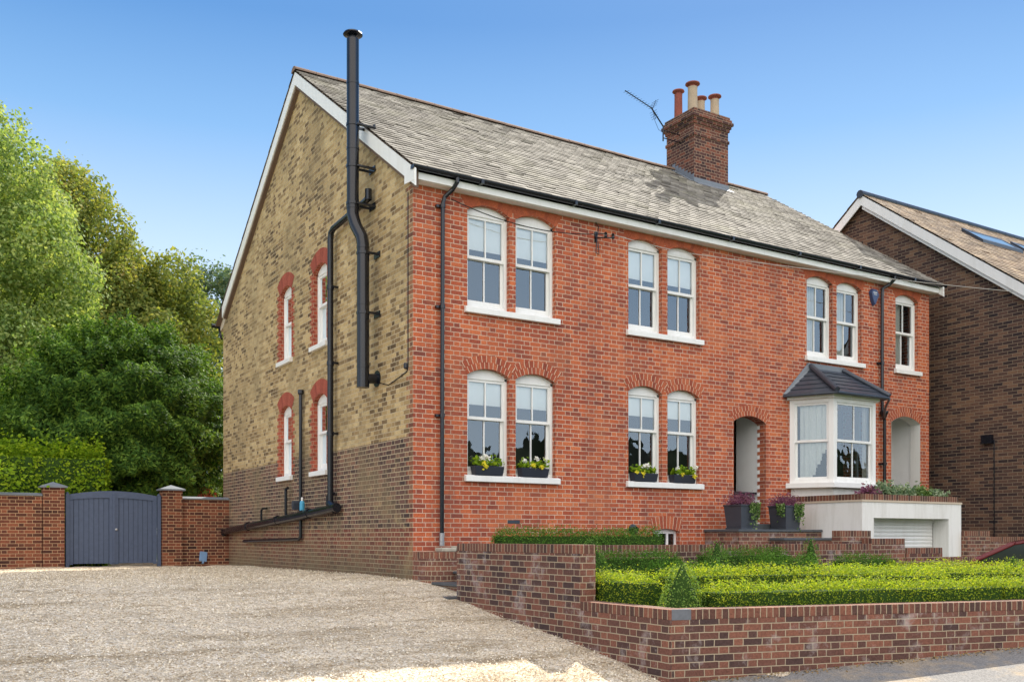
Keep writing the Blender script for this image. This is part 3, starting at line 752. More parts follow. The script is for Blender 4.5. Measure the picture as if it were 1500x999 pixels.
# chimney
ch = empty('chimney', (10.5,4.85,9), parent=house); ch.location = (10.5,4.85,9.65)
cx0, cx1, cy0, cy1 = 9.93, 11.10, 4.35, 5.38
m = MB(); m.box(cx0, cx1, cy0, cy1, 8.3, 10.06)
m.box(cx0-.025, cx1+.025, cy0-.025, cy1+.025, 10.06, 10.135); m.box(cx0, cx1, cy0, cy1, 10.135, 10.36)
for i, e in enumerate((.03,.06,.10,.07,.035)): m.box(cx0-e, cx1+e, cy0-e, cy1+e, 10.36+i*.075, 10.36+(i+1)*.075)
m.build('stack', M['chim'], ch)
m = MB(); m.prism([(cx0,cy0,10.735),(cx1,cy0,10.735),(cx1,cy1,10.735),(cx0,cy1,10.735)], (0,0,.10), taper=.7); m.build('flaunching', M['beige'], ch)
for x, y, h, mt, r in ((10.10,5.12,.60,'terra',.105),(10.13,4.62,.60,'buff',.125),(10.62,4.85,.44,'buff',.11),(10.95,4.68,.50,'buff',.115)):
    m = MB(); m.lathe((x,y,10.79), [(r*1.1,0),(r,.03),(r*.95,h-.05),(r*1.0,h),(r*.8,h+.001)], 18); p = m.build('chimney_pot', M[mt], ch)
    m = MB(); m.lathe((x,y,10.79+h), [(r*.75,0),(r*.75,.05),(r*1.5,.075),(r*1.45,.10),(r*.2,.13)], 18); m.build('pot_cowl', M['terra'], p)
m = MB()
for i in range(7):
    y0 = cy0+i*.115; z0 = roofz(y0)+.02; m.box(cx0-.012, cx0-.002, y0, y0+.113, z0-.05, roofz(y0+.115)+.14)
m.box(cx0-.02, cx1+.02, cy0-.014, cy0-.002, roofz(cy0)-.05, roofz(cy0)+.13)
m.prism([(cx0-.02,cy0-.18,roofz(cy0-.18)+.03),(cx1+.05,cy0-.18,roofz(cy0-.18)+.03),(cx1+.05,cy0,roofz(cy0)+.03),(cx0-.02,cy0,roofz(cy0)+.03)], (0,0,.008))
m.prism([(cx0-.16,cy0,roofz(cy0)+.03),(cx0,cy0,roofz(cy0)+.03),(cx0,RY,RZ+.03),(cx0-.16,RY,RZ+.03)], (0,0,.008))
m.build('lead_flashing', M['lead'], ch)
# aerial
m = MB(); p0 = Vector((9.36,4.86,9.95)); p1 = Vector((9.36,4.86,10.32)); p2 = Vector((8.97,4.86,10.70)); 
m.tube([p0, p1, p2], .018, 8)
bd = (Vector((8.12,4.86,10.92))-Vector((9.0,4.86,10.68))); b0 = Vector((9.02,4.86,10.68)); m.tube([b0, b0+bd], .012, 8)
for i in range(11):
    q = b0+bd*(.05+.09*i); m.tube([q+Vector((0,-.11,-.02)), q+Vector((0,.11,.02))], .004, 5)
for s in (-1, 1):
    for k in range(4): q = b0-bd*.02; m.tube([q+Vector((.02*k,-.13,s*(.06+.05*k))), q+Vector((.02*k,.13,s*(.06+.05*k)))], .004, 5)
    m.tube([b0, b0+Vector((.1,0,s*.24))], .006, 5)
m.tube([p1+Vector((0,0,-.1)), (9.93,4.86,10.22)], .012, 6); m.tube([p0+Vector((0,0,.08)), (9.93,4.86,10.03)], .012, 6)
m.tube([b0, (9.05,4.85,10.45), (9.2,4.85,10.2), (9.36,4.85,10.15)], .005, 5)
m.build('tv_aerial', M['black'], ch)
# bay window
bay = empty('bay_window', (9.55,0,1), parent=house); bay.location = (9.55,0,1.65)
BP = [(8.52,-.002),(8.94,-.76),(10.24,-.76),(10.66,-.002)]
def bay_panel(p, q, z0, z1, bars, rail, parent):
    p, q = Vector((*p,0)), Vector((*q,0)); d = (q-p).normalized(); L = (q-p).length; n = Vector((d.y,-d.x,0)); 
    def pr(m, a, b, c, e, za, zb):
        ring = [p+d*a-n*c, p+d*b-n*c, p+d*b-n*e, p+d*a-n*e]; m.prism([(v.x, v.y, za) for v in ring], (0,0,zb-za))
    m = MB(); pr(m, 0, .10, 0, .10, z0, z1); pr(m, L-.10, L, 0, .10, z0, z1); pr(m, .10, L-.10, 0, .1, z0, z0+.07); pr(m, .1, L-.1, 0, .1, z1-.08, z1)
    a, b = .10, L-.10; s = .045
    for dd, za, zb in ((.025, rail-.02, z1-.08), (.062, z0+.07, rail+.02)):
        pr(m, a, a+s, dd, dd+.035, za, zb); pr(m, b-s, b, dd, dd+.035, za, zb); pr(m, a+s, b-s, dd, dd+.035, za, za+.05); pr(m, a+s, b-s, dd, dd+.035, zb-.045, zb)
        if bars: pr(m, (a+b)/2-.012, (a+b)/2+.012, dd+.002, dd+.032, za+.05, zb-.045)
    fr = m.build('bay_frame', M['white'], parent, bevel=.003)
    m = MB()
    for dd, za, zb in ((.043, rail+.03, z1-.12), (.08, z0+.12, rail-.02)):
        m.face([tuple((p+d*x-n*dd).to_tuple()[:2])+(z,) for x, z in ((a+s,za),(b-s,za),(b-s,zb),(a+s,zb))])
    m.build('pane', M['glass'], fr)
for p, q, b in ((BP[0],BP[1],False),(BP[1],BP[2],True),(BP[2],BP[3],False)): bay_panel(p, q, 1.09, 2.78, b, 1.93, bay)
def plan_prism(m, pts, z0, z1): m.prism([(x, y, z0) for x, y in pts], (0,0,z1-z0))
m = MB(); plan_prism(m, [(8.40,-.003),(8.84,-.86),(10.34,-.86),(10.78,-.003)], .985, 1.088); m.build('bay_sill', M['white'], bay, bevel=.006)
m = MB(); plan_prism(m, [(8.56,-.004),(8.97,-.72),(10.22,-.72),(10.62,-.004)], .60, .984); m.build('bay_base', M['render'], bay)
m = MB(); plan_prism(m, [(8.44,-.003),(8.88,-.82),(10.30,-.82),(10.74,-.003)], 2.781, 2.86); m.build('bay_cornice', M['white'], bay, bevel=.008)
E4 = [(8.34,-.0),(8.80,-.95),(10.38,-.95),(10.84,-.0)]; T2 = [(9.22,-.0),(10.04,-.0)]; ze, zt = 2.87, 3.50
m = MB(); 
a, b, c, d = [(x, y, ze) for x, y in E4]; tl, tr = (9.10,-.02,zt), (10.10,-.02,zt)
nr = 6
def strips(m, p0, p1, q0, q1):
    p0, p1, q0, q1 = map(Vector, (p0, p1, q0, q1)); nrm = (p1-p0).cross(q0-p0).normalized()
    for i in range(nr):
        f0, f1 = i/nr, (i+1)/nr
        m.face([p0.lerp(q0, f0)+nrm*.016, p1.lerp(q1, f0)+nrm*.016, p1.lerp(q1, f1)+nrm*.002, p0.lerp(q0, f1)+nrm*.002])
        m.face([p0.lerp(q0, f0), p1.lerp(q1, f0), p1.lerp(q1, f0)+nrm*.016, p0.lerp(q0, f0)+nrm*.016])
strips(m, a, b, tl, tl); strips(m, b, c, tl, tr); strips(m, c, d, tr, tr)
m.poly([a,b,c,d,(8.34,0,ze-.03),(8.80,-.95,ze-.03),(10.38,-.95,ze-.03),(10.84,0,ze-.03)], [(0,4,5,1),(1,5,6,2),(2,6,7,3),(4,7,6,5)])
m.build('bay_roof', M['slatedark'], bay)
m = MB(); m.tube([Vector(b)+Vector((-.02,-.03,.03)), Vector(tl)+Vector((0,-.03,.03))], .06, 10); m.tube([Vector(c)+Vector((.02,-.03,.03)), Vector(tr)+Vector((0,-.03,.03))], .05, 10)
m.tube([Vector(b)+Vector((0,-.02,-.02)), Vector(c)+Vector((0,-.02,-.02))], .028, 8); m.tube([Vector(a)+Vector((0,-.0,-.02)), Vector(b)+Vector((0,-.02,-.02))], .028, 8); m.tube([Vector(c)+Vector((0,-.02,-.02)), Vector(d)+Vector((0,-.0,-.02))], .028, 8)
m.tube([Vector(c)+Vector((0.05,-.0,-.03)), (10.9,-.5,2.75), (11.38,-.1,2.6)], .026, 8)
m.build('bay_hip_tile', M['slatedark'], bay)
m = MB(); m.face([Vector(a)+Vector((-.03,-.02,.02)), Vector(a)+Vector((.14,-.1,.03)), Vector(tl)+Vector((.02,-.04,.03)), Vector(tl)+Vector((-.05,-.01,.1))])
m.box(9.02,10.16,-.05,-.004,zt-.03,zt+.09); m.build('bay_flashing', M['lead'], bay)
m = MB()      # net curtains
for (x0, y0, x1, y1, f0, f1) in ((8.72,-.12,8.98,-.6,.0,1.0),(9.02,-.62,9.14,-.62,0,1),(10.02,-.62,10.2,-.62,0,1)):
    n = 16
    for i in range(n):
        p = [(x0+(x1-x0)*t/n + .012*math.sin(t*1.9), y0+(y1-y0)*t/n + .02*math.cos(t*1.9)) for t in (i, i+1)]
        w0 = 1.15 if x0 > 9 else 1.15+ .75*max(0, (i/n-.35)/.65)
        m.face([(p[0][0],p[0][1],w0),(p[1][0],p[1][1],w0),(p[1][0],p[1][1],2.7),(p[0][0],p[0][1],2.7)])
m.build('net_curtain', M['curtain'], bay)

# ------------------------------------------------------------------ neighbouring house
nb = empty('neighbouring_house', (14,0,-.9), 'dark brown brick neighbouring house with tan tiled roof and white bargeboards at the right edge', 'house')
NR, NZ, NM = 2.4, 8.72, .76
nz = lambda y: NZ-NM*abs(y-NR)
m = MB(); y0, y1 = -2.6, 7.4
m.prism([(14,y0,-2),(14,y1,-2),(14,y1,nz(y1)-.1),(14,NR,NZ-.1),(14,y0,nz(y0)-.1)], (11,0,0)); m.build('wall', M['neigh'], nb)
slates('roof', 13.78, 25.2, -2.9, NR, nz, M['tile'], nb, course=.16, wid=.22, th=.012, seed=5)
slates('rear_roof', 13.78, 25.2, 7.7, NR, nz, M['tile'], nb, course=.5, wid=.8)
barge(nb, 13.80, 13.83, -2.95, NR, nz, .26, M['white']); barge(nb, 13.80, 13.83, 7.7, NR, nz, .26, M['white'])
barge(nb, 13.85, 13.87, -2.95, NR, lambda y: nz(y)-.02, .33, M['white'])
m = MB()
for yy in (-2.9, 7.7): m.prism([(13.831, yy, nz(yy)-.05), (13.831, NR, NZ-.05), (13.831, NR, NZ-.09), (13.831, yy, nz(yy)-.09)], (.169,0,0))
m.build('verge_soffit', M['white'], nb)
m = MB(); x = 13.76
while x < 25: m.tube([(x,NR,NZ-.01),(x+.44,NR,NZ-.01)], .10, 10); x += .45
m.build('ridge_tiles', M['slatedark'], nb)
for x0, x1, ya, yb in ((16.45,18.25,.75,1.35),(18.75,20.6,.75,1.4)):
    m = MB(); f = .08
    q = lambda x, y, h: (x, y, nz(y)+h)
    for (a, b, c, d) in ((x0,x0+f,ya,yb),(x1-f,x1,ya,yb),(x0+f,x1-f,ya,ya+f),(x0+f,x1-f,yb-f,yb)):
        m.prism([q(a,c,.0),q(b,c,.0),q(b,d,.0),q(a,d,.0)], (0,0,.10))
    s = m.build('skylight', M['slatedark'], nb)
    m = MB(); m.face([q(x0+f,ya+f,.09),q(x1-f,ya+f,.09),q(x1-f,yb-f,.09),q(x0+f,yb-f,.09)]); m.build('pane', glass_mat('skylight_glass', .75, (1,.92,.84)), s)
m = MB(); m.tube([(13.97,-1.05,2.18),(13.97,-1.05,-.1)], .014, 6); m.box(13.90,13.998,-1.02,-.78,2.1,2.3); m.build('conduit', M['black'], nb)
m = MB(); m.tube([(13.97,4.6,7.3),(13.95,4.6,8.0)], .02, 6)
for z in (7.75,7.95): m.tube([(13.95,4.1,z),(13.95,5.1,z)], .012, 6); [m.tube([(13.8,4.1+i*.12,z),(14.1,4.1+i*.12,z)], .006, 5) for i in range(9)]
m.build('tv_aerial', M['black'], nb)

# ------------------------------------------------------------------ garage
ga = empty('garage', (10,-.9,-1.5), 'white rendered single garage with roller shutter and brick parapet below the bay window', 'garage')
GX0, GX1, GY = 8.45, 11.55, -1.82
m = MB(); dx0, dx1, dz = 8.79, 11.13, .36
m.box(GX0, dx0, GY, -.004, -2, .66); m.box(dx1, GX1, GY, -.004, -2, .66); m.box(dx0, dx1, GY, -.004, dz, .66); m.box(dx0, dx1, GY+.40, -.1, -2, dz)
m.build('wall', M['render'], ga)
m = MB(); n = 24
for i in range(n):
    z0 = -1.5+i*(dz-.06+1.5)/n; h = (dz-.06+1.5)/n
    prf = [(z0,0),(z0+h*.2,-.012),(z0+h*.6,-.016),(z0+h*.9,-.006),(z0+h,0)]
    for (a, ya), (b, yb) in zip(prf, prf[1:]): m.face([(dx0,GY+.37+ya,a),(dx1-.02,GY+.37+ya,a),(dx1-.02,GY+.37+yb,b),(dx0,GY+.37+yb,b)])
m.box(dx0, dx1, GY+.33, GY+.385, dz-.07, dz); rd = m.build('roller_door', M['white'], ga)
m = MB(); m.box(GX0-.015, GX1+.015, GY-.015, -.006, .661, .70); m.build('tile_course', M['cream'], ga)
m = MB(); m.box(GX0, GX1-.1, GY, GY+.215, .701, .81); m.box(GX0, GX0+.215, GY+.2155, -.006, .701, .81); m.build('parapet', M['gedge'], ga)
m = MB(); m.box(GX0+.22, GX1-.3, GY+.22, -.75, .70, .76); m.build('soil_bed', M['soil'], ga)

# ------------------------------------------------------------------ walls of the garden
def gwall(name, segs, label, cat='wall', mat='gwall', coping='gedge', ch_=.105, group=None, loc=None):
    """segs: (p, q, thickness, zbottom, ztop); p->q along the visible face, thickness to its left"""
    p0 = segs[0][0]; e = empty(name, (p0[0], p0[1], segs[0][3]), label, cat, group)
    mb, mc = MB(), MB()
    for p, q, th, z0, z1 in segs:
        p, q = Vector((*p,0)), Vector((*q,0)); d = (q-p).normalized(); n = Vector((-d.y, d.x, 0))
        r = [p, q, q+n*th, p+n*th]
        mb.prism([(v.x, v.y, z0) for v in r], (0,0,z1-ch_-z0)); mc.prism([(v.x, v.y, z1-ch_) for v in r], (0,0,ch_))
    mb.build('brickwork', M[mat], e); mc.build('coping', M[coping], e, bevel=.006); return e
gwall('garden_wall', [((-.2,-1.8),(-.2,-4.73),.22,-2,-.09)], 'tall stretch of brown brick garden wall beside the gravel drive, topped with bricks on edge')
Wp = lambda s, o=0: (WA.x+WD.x*s+WN.x*o, WA.y+WD.y*s+WN.y*o)
fwall = gwall('garden_wall', [((-.2,-4.7305),(-.2,-6.26),.22,-2,-.735),(Wp(0,.0),Wp(13),.22,-2.2,-.737)], 'low brick front garden wall turning the corner from drive to pavement')
m = MB(); q = [Wp(-.003,.003), Wp(.215,.003), Wp(.215,-.10), Wp(-.003,-.10)]; m.prism([(x, y, -.842) for x, y in q], (0,0,.107)); o_ = m.build('corner_block', M['cornerstone'], fwall); 
gwall('terrace_wall', [((.021,-2.7),(7.59,-2.7),.22,-1.6,-.12),((7.5905,-2.701),(8.5,-2.701),.22,-1.6,-.03)], 'long low brick terrace wall behind the box hedges')
gwall('brick_pier', [((7.12,-2.44),(7.9,-2.44),.22,-1.6,.11)], 'short raised brick wall block in front of the garage left corner')
gwall('garage_wall', [((8.52,-2.72),(9.58,-2.72),.22,-1.8,-.20),((9.5805,-2.722),(11.6,-2.722),.22,-1.8,-.38)], 'stepped low brick wall in front of the garage shutter')
gwall('boundary_wall', [((11.57,-1.95),(12.35,-1.95),.22,-1.8,.12),((12.3505,-1.951),(13.98,-1.951),.22,-1.8,.0)], 'brick boundary wall between garage and neighbouring house')
# curved pier at the foot of the downpipe
rp = empty('curved_wall', (.4,-.3,-.8), 'curved dark brick wall end below the front downpipe beside the steps', 'wall')
pl = [(.003,-.003),(.003,-.20)] + [(.003+.34*(1-math.cos(t)), -.20-.32*math.sin(t)) for t in [R(15*i) for i in range(1,7)]] + [(1.0,-.52),(1.0,-.003)]
m = MB(); plan_prism(m, pl, -1.4, -.335); m.build('brickwork', M['gwall'], rp)
m = MB(); plan_prism(m, [(x, y) for x, y in pl], -.335, -.235); m.build('coping', M['gedge'], rp)
m = MB(); m.box(.36,.62,-.30,-.06,-.235,-.17); m.box(.64,.82,-.28,-.06,-.235,-.15); m.build('stone_pad', M['beige'], rp, bevel=.015)
# side steps
st = empty('side_steps', (.1,-1.15,-.9), 'slate side steps between the curved wall end and the tall garden wall', 'steps')
for x0, x1, z in ((-.34,.45,-.845),(.05,.8,-.69),(.42,1.2,-.53)):
    m = MB(); m.box(x0+.04, x1, -1.79, -.525, z-.16, z-.04); r_ = m.build('riser', M['gwall'], st)
    m = MB(); m.box(x0, x1-.03, -1.79, -.53, z-.04, z); m.build('tread', M['stonestep'], st, bevel=.01)
m = MB(); m.box(1.0,8.44,-2.475,-.003,-1.0,-.40); m.build('path', M['stonestep'], None, kind='structure', label='paved path along the front of the house')
# entrance steps
es = empty('entrance_steps', (7.3,-.6,-.4), 'dark slate entrance steps carrying two planters in front of the doorway', 'steps')
for x0, x1, ya, yb, z in ((6.15,8.43,-.92,-.003,.14),(6.95,8.42,-1.28,-.921,-.02),(7.1,8.44,-1.62,-1.281,-.17)):
    m = MB(); m.box(x0+.04, x1, ya+.03, yb, -.5, z-.045); m.build('riser', M['gwall'], es)
    m = MB(); m.box(x0, x1, ya, yb, z-.045, z); m.build('tread', M['stonestep'], es, bevel=.008)
m = MB(); m.box(6.9,8.0,-.42,-.003,.141,.25); m.build('door_step', M['stonestep'], es, bevel=.008)
# garden soil + garage drive
def wy(x): return WA.y + (x-WA.x)*WD.y/WD.x
m = MB(); m.poly([(.03,-2.69,-.66),(8.3,-2.69,-.66),(8.3,wy(8.3)+.2,-.86),(.03,-6.04,-.86)], [(3,2,1,0)]); m.build('garden_soil', M['soil'], kind='structure', label='bare soil under the box hedges')
m = MB(); m.poly([(8.31,-1.83,-1.5),(13.9,-1.83,-1.5),(13.9,-10,-1.42),(8.31,-8.6,-1.42)], [(3,2,1,0)]); m.build('garage_drive', M['pave'], kind='structure', label='sunken drive in front of the garage')

# gate walls
GYW = 10.3
def gatewall(name, x0, x1, px0, px1, ztop, pz, label, copend=None):
    e = empty(name, ((x0+x1)/2, GYW, -.75), label, 'wall')
    m = MB(); m.box(x0, x1, GYW, GYW+.22, -1.2, ztop-.07); m.build('brickwork', M['gatewall'], e)
    m = MB(); m.prism([(x0, GYW-.04, ztop-.07),(x0, GYW+.26, ztop-.07),(x0, GYW+.26, ztop-.045),(x0, GYW+.11, ztop+.0),(x0, GYW-.04, ztop-.045)][::-1], (x1-x0,0,0)); m.build('coping', M['lead'], e)
    m = MB(); m.box(px0, px1, GYW-.06, GYW+.30, -1.2, pz); p = m.build('pier', M['gatewall'], e)
    m = MB(); a, b, c, d = px0-.06, px1+.06, GYW-.12, GYW+.36
    m.box(a, b, c, d, pz, pz+.035); ap = ((a+b)/2, (c+d)/2, pz+.14)
    m.poly([(a,c,pz+.035),(b,c,pz+.035),(b,d,pz+.035),(a,d,pz+.035),ap], [(0,1,4),(1,2,4),(2,3,4),(3,0,4)]); m.build('pier_cap', M['lead'], p)
gatewall('gate_wall', -11.5, -4.19, -4.18, -3.74, .99, 1.11, 'brick wall with pyramid capped pier left of the blue grey gates')
gatewall('gate_wall', -1.13, -.005, -1.60, -1.14, .98, 1.11, 'short brick wall and capped pier between the gates and the house')
gt = empty('double_gate', (-2.67,GYW+.1,-.7), 'blue grey boarded double gates with a gently arched top', 'gate')
gl, gm, gr_ = -3.735, -2.665, -1.605
gz = lambda x: .95 + .12*(1-((x-gm)/1.06)**2)
for (a, b, s) in ((gl+.10, gm-.006, 0), (gm+.006, gr_-.10, 1)):
    m = MB(); n = 9; w = (b-a)/n
    for i in range(n):
        x0, x1 = a+w*i+.004, a+w*(i+1)-.004
        m.prism([(x0,GYW+.10,-.62),(x1,GYW+.10,-.62),(x1,GYW+.10,gz(x1)-.01),(x0,GYW+.10,gz(x0)-.01)], (0,.02,0))
    lf = m.build('gate_leaf', M['gate'], gt)
    m = MB(); k = 8
    for i in range(k):
        x0, x1 = a+(b-a)*i/k, a+(b-a)*(i+1)/k
        m.prism([(x0,GYW+.075,gz(x0)-.16+.04*(x0-gm)**2),(x1,GYW+.075,gz(x1)-.16+.04*(x1-gm)**2),(x1,GYW+.075,gz(x1)),(x0,GYW+.075,gz(x0))], (0,.05,0))
    for xx in (a, b-.09): m.box(xx, xx+.09, GYW+.078, GYW+.099, -.64, gz(xx)-.13)
    m.build('leaf_frame', M['gate'], lf)
m = MB(); m.box(gl+.1, gr_-.1, GYW+.121, GYW+.128, -.62, .93); m.build('gap_blocking_board', M['gategap'], gt)  # added panel that keeps sunlight from showing through the board gaps
for x in (gl+.03, gr_-.06-.03): 
    m = MB(); m.box(x, x+.075, GYW+.03, GYW+.11, -.75, .98); m.lathe((x+.037,GYW+.07,.98), [(.035,0),(.04,.02),(.01,.045)], 10); m.build('gate_post', M['gate'], gt)
m = MB(); m.lathe((0,0,0), [(.03,0),(.03,.02),(.012,.03)], 10); o = m.build('latch', M['greymetal'], gt); o.rotation_euler = (R(90),0,0); o.location = Vector((gm+.05,GYW+.074,.17))-gt.location
m = MB(); m.box(gm-.03, gm+.03, GYW+.06, GYW+.077, -.6, gz(gm)); m.build('meeting_stile', M['gate'], gt)
# ------------------------------------------------------------------ small things
m = MB(); m.box(-.10,.08,-.02,.02,0,.24); m.box(-.02,.02,-.02,.06,-.05,.02)
o = m.build('floodlight', M['lampblue'], bevel=.01, label='small pale blue box lamp leaning on the wall foot near the house', cat='lamp'); o.location = (-.66,GYW-.1,-.60); o.rotation_euler = (R(-10),R(8),0)
m = MB(); m.lathe((-.14,4.66,.52), [(.045,0),(.05,.01),(.05,.15),(.03,.19)], 14); bt = m.build('spray_bottle', M['bluep'], label='light blue plastic bottle standing on the black sloping pipe', cat='bottle')
m = MB(); m.lathe((-.14,4.66,.705), [(.022,0),(.022,.06),(.012,.075)], 10); m.build('bottle_cap', M['white'], bt)

def seg(s0, s1, k=14, sag=.2):
    a, b = Vector(s0), Vector(s1); return [a.lerp(b, i/k) - Vector((0,0,sag*4*(i/k)*(1-i/k))) for i in range(k+1)]
m = MB(); m.tube(seg((3.66,-.19,5.32),(.62,-.12,5.38), 16, .18), .008, 6); m.build('telephone_cable', M['black'], label='thin black cable sagging across the two left upper windows', cat='cable')
m = MB(); m.tube(seg((5.7,-.06,5.33),(15.8,-1.9,5.45), 16, .06), .007, 6); m.tube(seg((3.82,-.19,5.33),(5.7,-.07,5.33), 8, .02), .007, 6); m.build('service_cable', M['cablewhite'], label='thin pale cable running under the eaves towards the neighbouring house', cat='cable')
m = MB(); m.tube([(-.008,.16,5.45),(-.008,.16,2.70),(-.01,.20,2.62),(-.006,.9,2.5),(-.006,1.4,2.62)], .009, 6); m.lathe((-.03,.2,2.66), [(.02,0),(.035,.02),(.035,.08),(.02,.1)], 8); m.build('gable_cable', M['black'], label='thin black cable running down the house corner to the flue', cat='cable')

# window boxes
def window_box(x, y, z, L, seed, label, group='planted window boxes on the ground floor sills'):
    e = empty('window_box', (x, y, z), label, 'window box', group); h = .15
    m = MB(); w0, w1, d0, d1 = L*.46, L*.5, .065, .085
    m.poly([(x-w0,y-d0,z),(x+w0,y-d0,z),(x+w0,y+d0,z),(x-w0,y+d0,z),(x-w1,y-d1,z+h),(x+w1,y-d1,z+h),(x+w1,y+d1,z+h),(x-w1,y+d1,z+h)],
           [(3,2,1,0),(0,1,5,4),(1,2,6,5),(2,3,7,6),(3,0,4,7),(4,5,6,7)]); m.build('trough', M['planter'], e, bevel=.006)
    g = np.random.default_rng(seed); n = 230
    c = np.stack([g.uniform(-w1, w1, n), g.normal(-.01, .045, n), h+.02+np.abs(g.normal(0, .055, n))], 1) + np.array([x,y,z])
    leaves('foliage', c, np.tile([0,-.5,.8],(n,1)), .06, M['leaf_laurel'], e, .8, .6, seed)
    for nm, mt, k, zl, zh, s in (('white_flowers','petalw',3,.10,.17,.035),('yellow_flowers','petaly',2,-.02,.04,.04)):
        P = []
        for i in range(k):
            cc = np.array([x+g.uniform(-w1, w1), y-.06-(.03 if 'yellow' in nm else 0), z+h+g.uniform(zl, zh)]); P.append(cc+g.normal(0, .018, (26,3)))
        P = np.concatenate(P); leaves(nm, P, np.tile([0,-1,.3],(len(P),1)), s, M[mt], e, .9, .5, seed+k)
window_box(1.36,-.0,1.008,.56,1,'navy window box with white and yellow flowers, leftmost of the four ground floor boxes')
window_box(2.26,-.0,1.008,.56,2,'navy window box with flowers under the second ground floor window from the left')
window_box(4.68,-.0,1.008,.56,3,'navy window box with mostly green leaves under the third ground floor window from the left')
window_box(5.62,-.0,1.008,.56,4,'navy window box with green leaves on the sill nearest the doorway')
# tall planters on the steps
def big_planter(x, y, z, label, seed, ivy_side):
    e = empty('square_planter', (x, y, z), label, 'planter', 'lead grey planters beside the doorway'); w0, w1, h = .19, .225, .46
    m = MB(); m.prism([(x-w0,y-w0,z+.03),(x+w0,y-w0,z+.03),(x+w0,y+w0,z+.03),(x-w0,y+w0,z+.03)], (0,0,h-.06), taper=w1/w0)
    m.box(x-w0-.015, x+w0+.015, y-w0-.015, y+w0+.015, z, z+.03); m.box(x-w1-.012, x+w1+.012, y-w1-.012, y+w1+.012, z+h-.03, z+h)
    m.build('pot', M['leadpot'], e, bevel=.005)
    g = np.random.default_rng(seed); n = 1500
    c = np.stack([g.normal(0, .13, n), g.normal(0, .13, n), h+np.abs(g.normal(0, .09, n))], 1)+np.array([x,y,z])
    leaves('heather', c, np.stack([g.normal(0,1,n), g.normal(0,1,n), g.normal(0,.25,n)],1), .075, M['heather'], e, .16, .2, seed)
    n = 330; c = np.stack([g.uniform(-.02, w1, n)*ivy_side + (.0), -w1-.02-np.abs(g.normal(0,.02,n)), h+.03-np.abs(g.normal(0, .17, n))], 1)+np.array([x,y,z])
    n2 = 220; c2 = np.stack([np.full(n2, -w1-.02)-np.abs(g.normal(0,.02,n2)), g.uniform(-w1, -.02, n2), h+.03-np.abs(g.normal(0,.10,n2))], 1)+np.array([x,y,z])
    c = np.concatenate([c, c2]) if ivy_side > 0 and seed == 21 else c
    leaves('ivy', c, np.tile([-.3,-1,.3],(len(c),1)), .04, M['leaf_ivy'], e, .8, .6, seed+1)
big_planter(6.52,-.62,.141,'dark square planter with purple heather and light ivy left of the doorway', 20, 1)
big_planter(7.66,-.66,.141,'dark square planter with heather and thick trailing ivy next to the garage', 21, 1)

# ------------------------------------------------------------------ hedges and topiary
def hedge(pts, w, ztop, zbot, mat, label, dens=3600, size=.023, seed=0, name='box_hedge', cat='hedge', group='clipped box hedges in the front garden', rough=.042, sprig=.95):
    """pts: plan polyline; leaves over top and sides of a clipped box section"""
    e = empty(name, (pts[0][0], pts[0][1], zbot), label, cat, group); g = np.random.default_rng(seed)
    P, N = [], []; core = MB()
    for (x0, y0), (x1, y1) in zip(pts, pts[1:]):
        L = math.hypot(x1-x0, y1-y0); d = np.array([(x1-x0)/L, (y1-y0)/L]); nn = np.array([-d[1], d[0]]); h = ztop-zbot
        a = np.array([x0, y0]); core.prism([(*(a+nn*s*(w/2-.03)+d*t), zbot) for t, s in ((.02,-1),(L-.02,-1),(L-.02,1),(.02,1))], (0,0,h-.05))
        for kind, area in (('t', L*w), ('l', L*h), ('r', L*h), ('e', w*h*2)):
            n = int(area*dens*(1.5 if kind == 't' else 1)); t = g.uniform(0, L, n); 
            if kind == 't': s = g.uniform(-w/2, w/2, n); z = h + g.normal(0, rough, n)*.6 + np.abs(g.normal(0, rough, n))*sprig - np.where(np.abs(s) > w*.4, .02, 0) - g.random(n)*.03; q = np.stack([t, s, z], 1); nv = [0,0,1.]
            elif kind == 'e': s = g.uniform(-w/2, w/2, n); z = g.uniform(0, h, n); sd = g.integers(0, 2, n); q = np.stack([np.where(sd, L, 0)+g.normal(0, rough*.6, n), s, z], 1); nv = [0,0,.2]
            else:
                sg = 1 if kind == 'l' else -1; z = g.uniform(0, h, n); s = sg*(w/2 + g.normal(0, rough*.5, n) - g.random(n)*.03); q = np.stack([t, s, z], 1); nv = [nn[0]*sg, nn[1]*sg, .35]
            # slow swelling so that the clipped faces are not dead flat
            q[:,2] += .014*np.sin(q[:,0]*3.1+seed)*(q[:,2]/h) + .010*np.sin(q[:,0]*7.7+seed*2)*(q[:,2]/h)
            q[:,1] *= (1+.05*np.sin(q[:,0]*4.3+seed))*(1-.10*np.clip((q[:,2]-h*.72)/(h*.28), 0, 1)**2)*(1+.03*np.sin(q[:,0]*13+seed))
            q[:,2] -= np.where(np.abs(q[:,1]) > w*.33, .022, 0)*(q[:,2]/h)
            w3 = np.stack([a[0]+d[0]*q[:,0]+nn[0]*q[:,1], a[1]+d[1]*q[:,0]+nn[1]*q[:,1], zbot+q[:,2]], 1)
            P.append(w3); N.append(np.tile(nv, (n,1)))
    core.build('twig_core', M['core'], e)
    leaves('foliage', np.concatenate(P), np.concatenate(N), size, M[mat], e, .62, .75, seed)
    return e
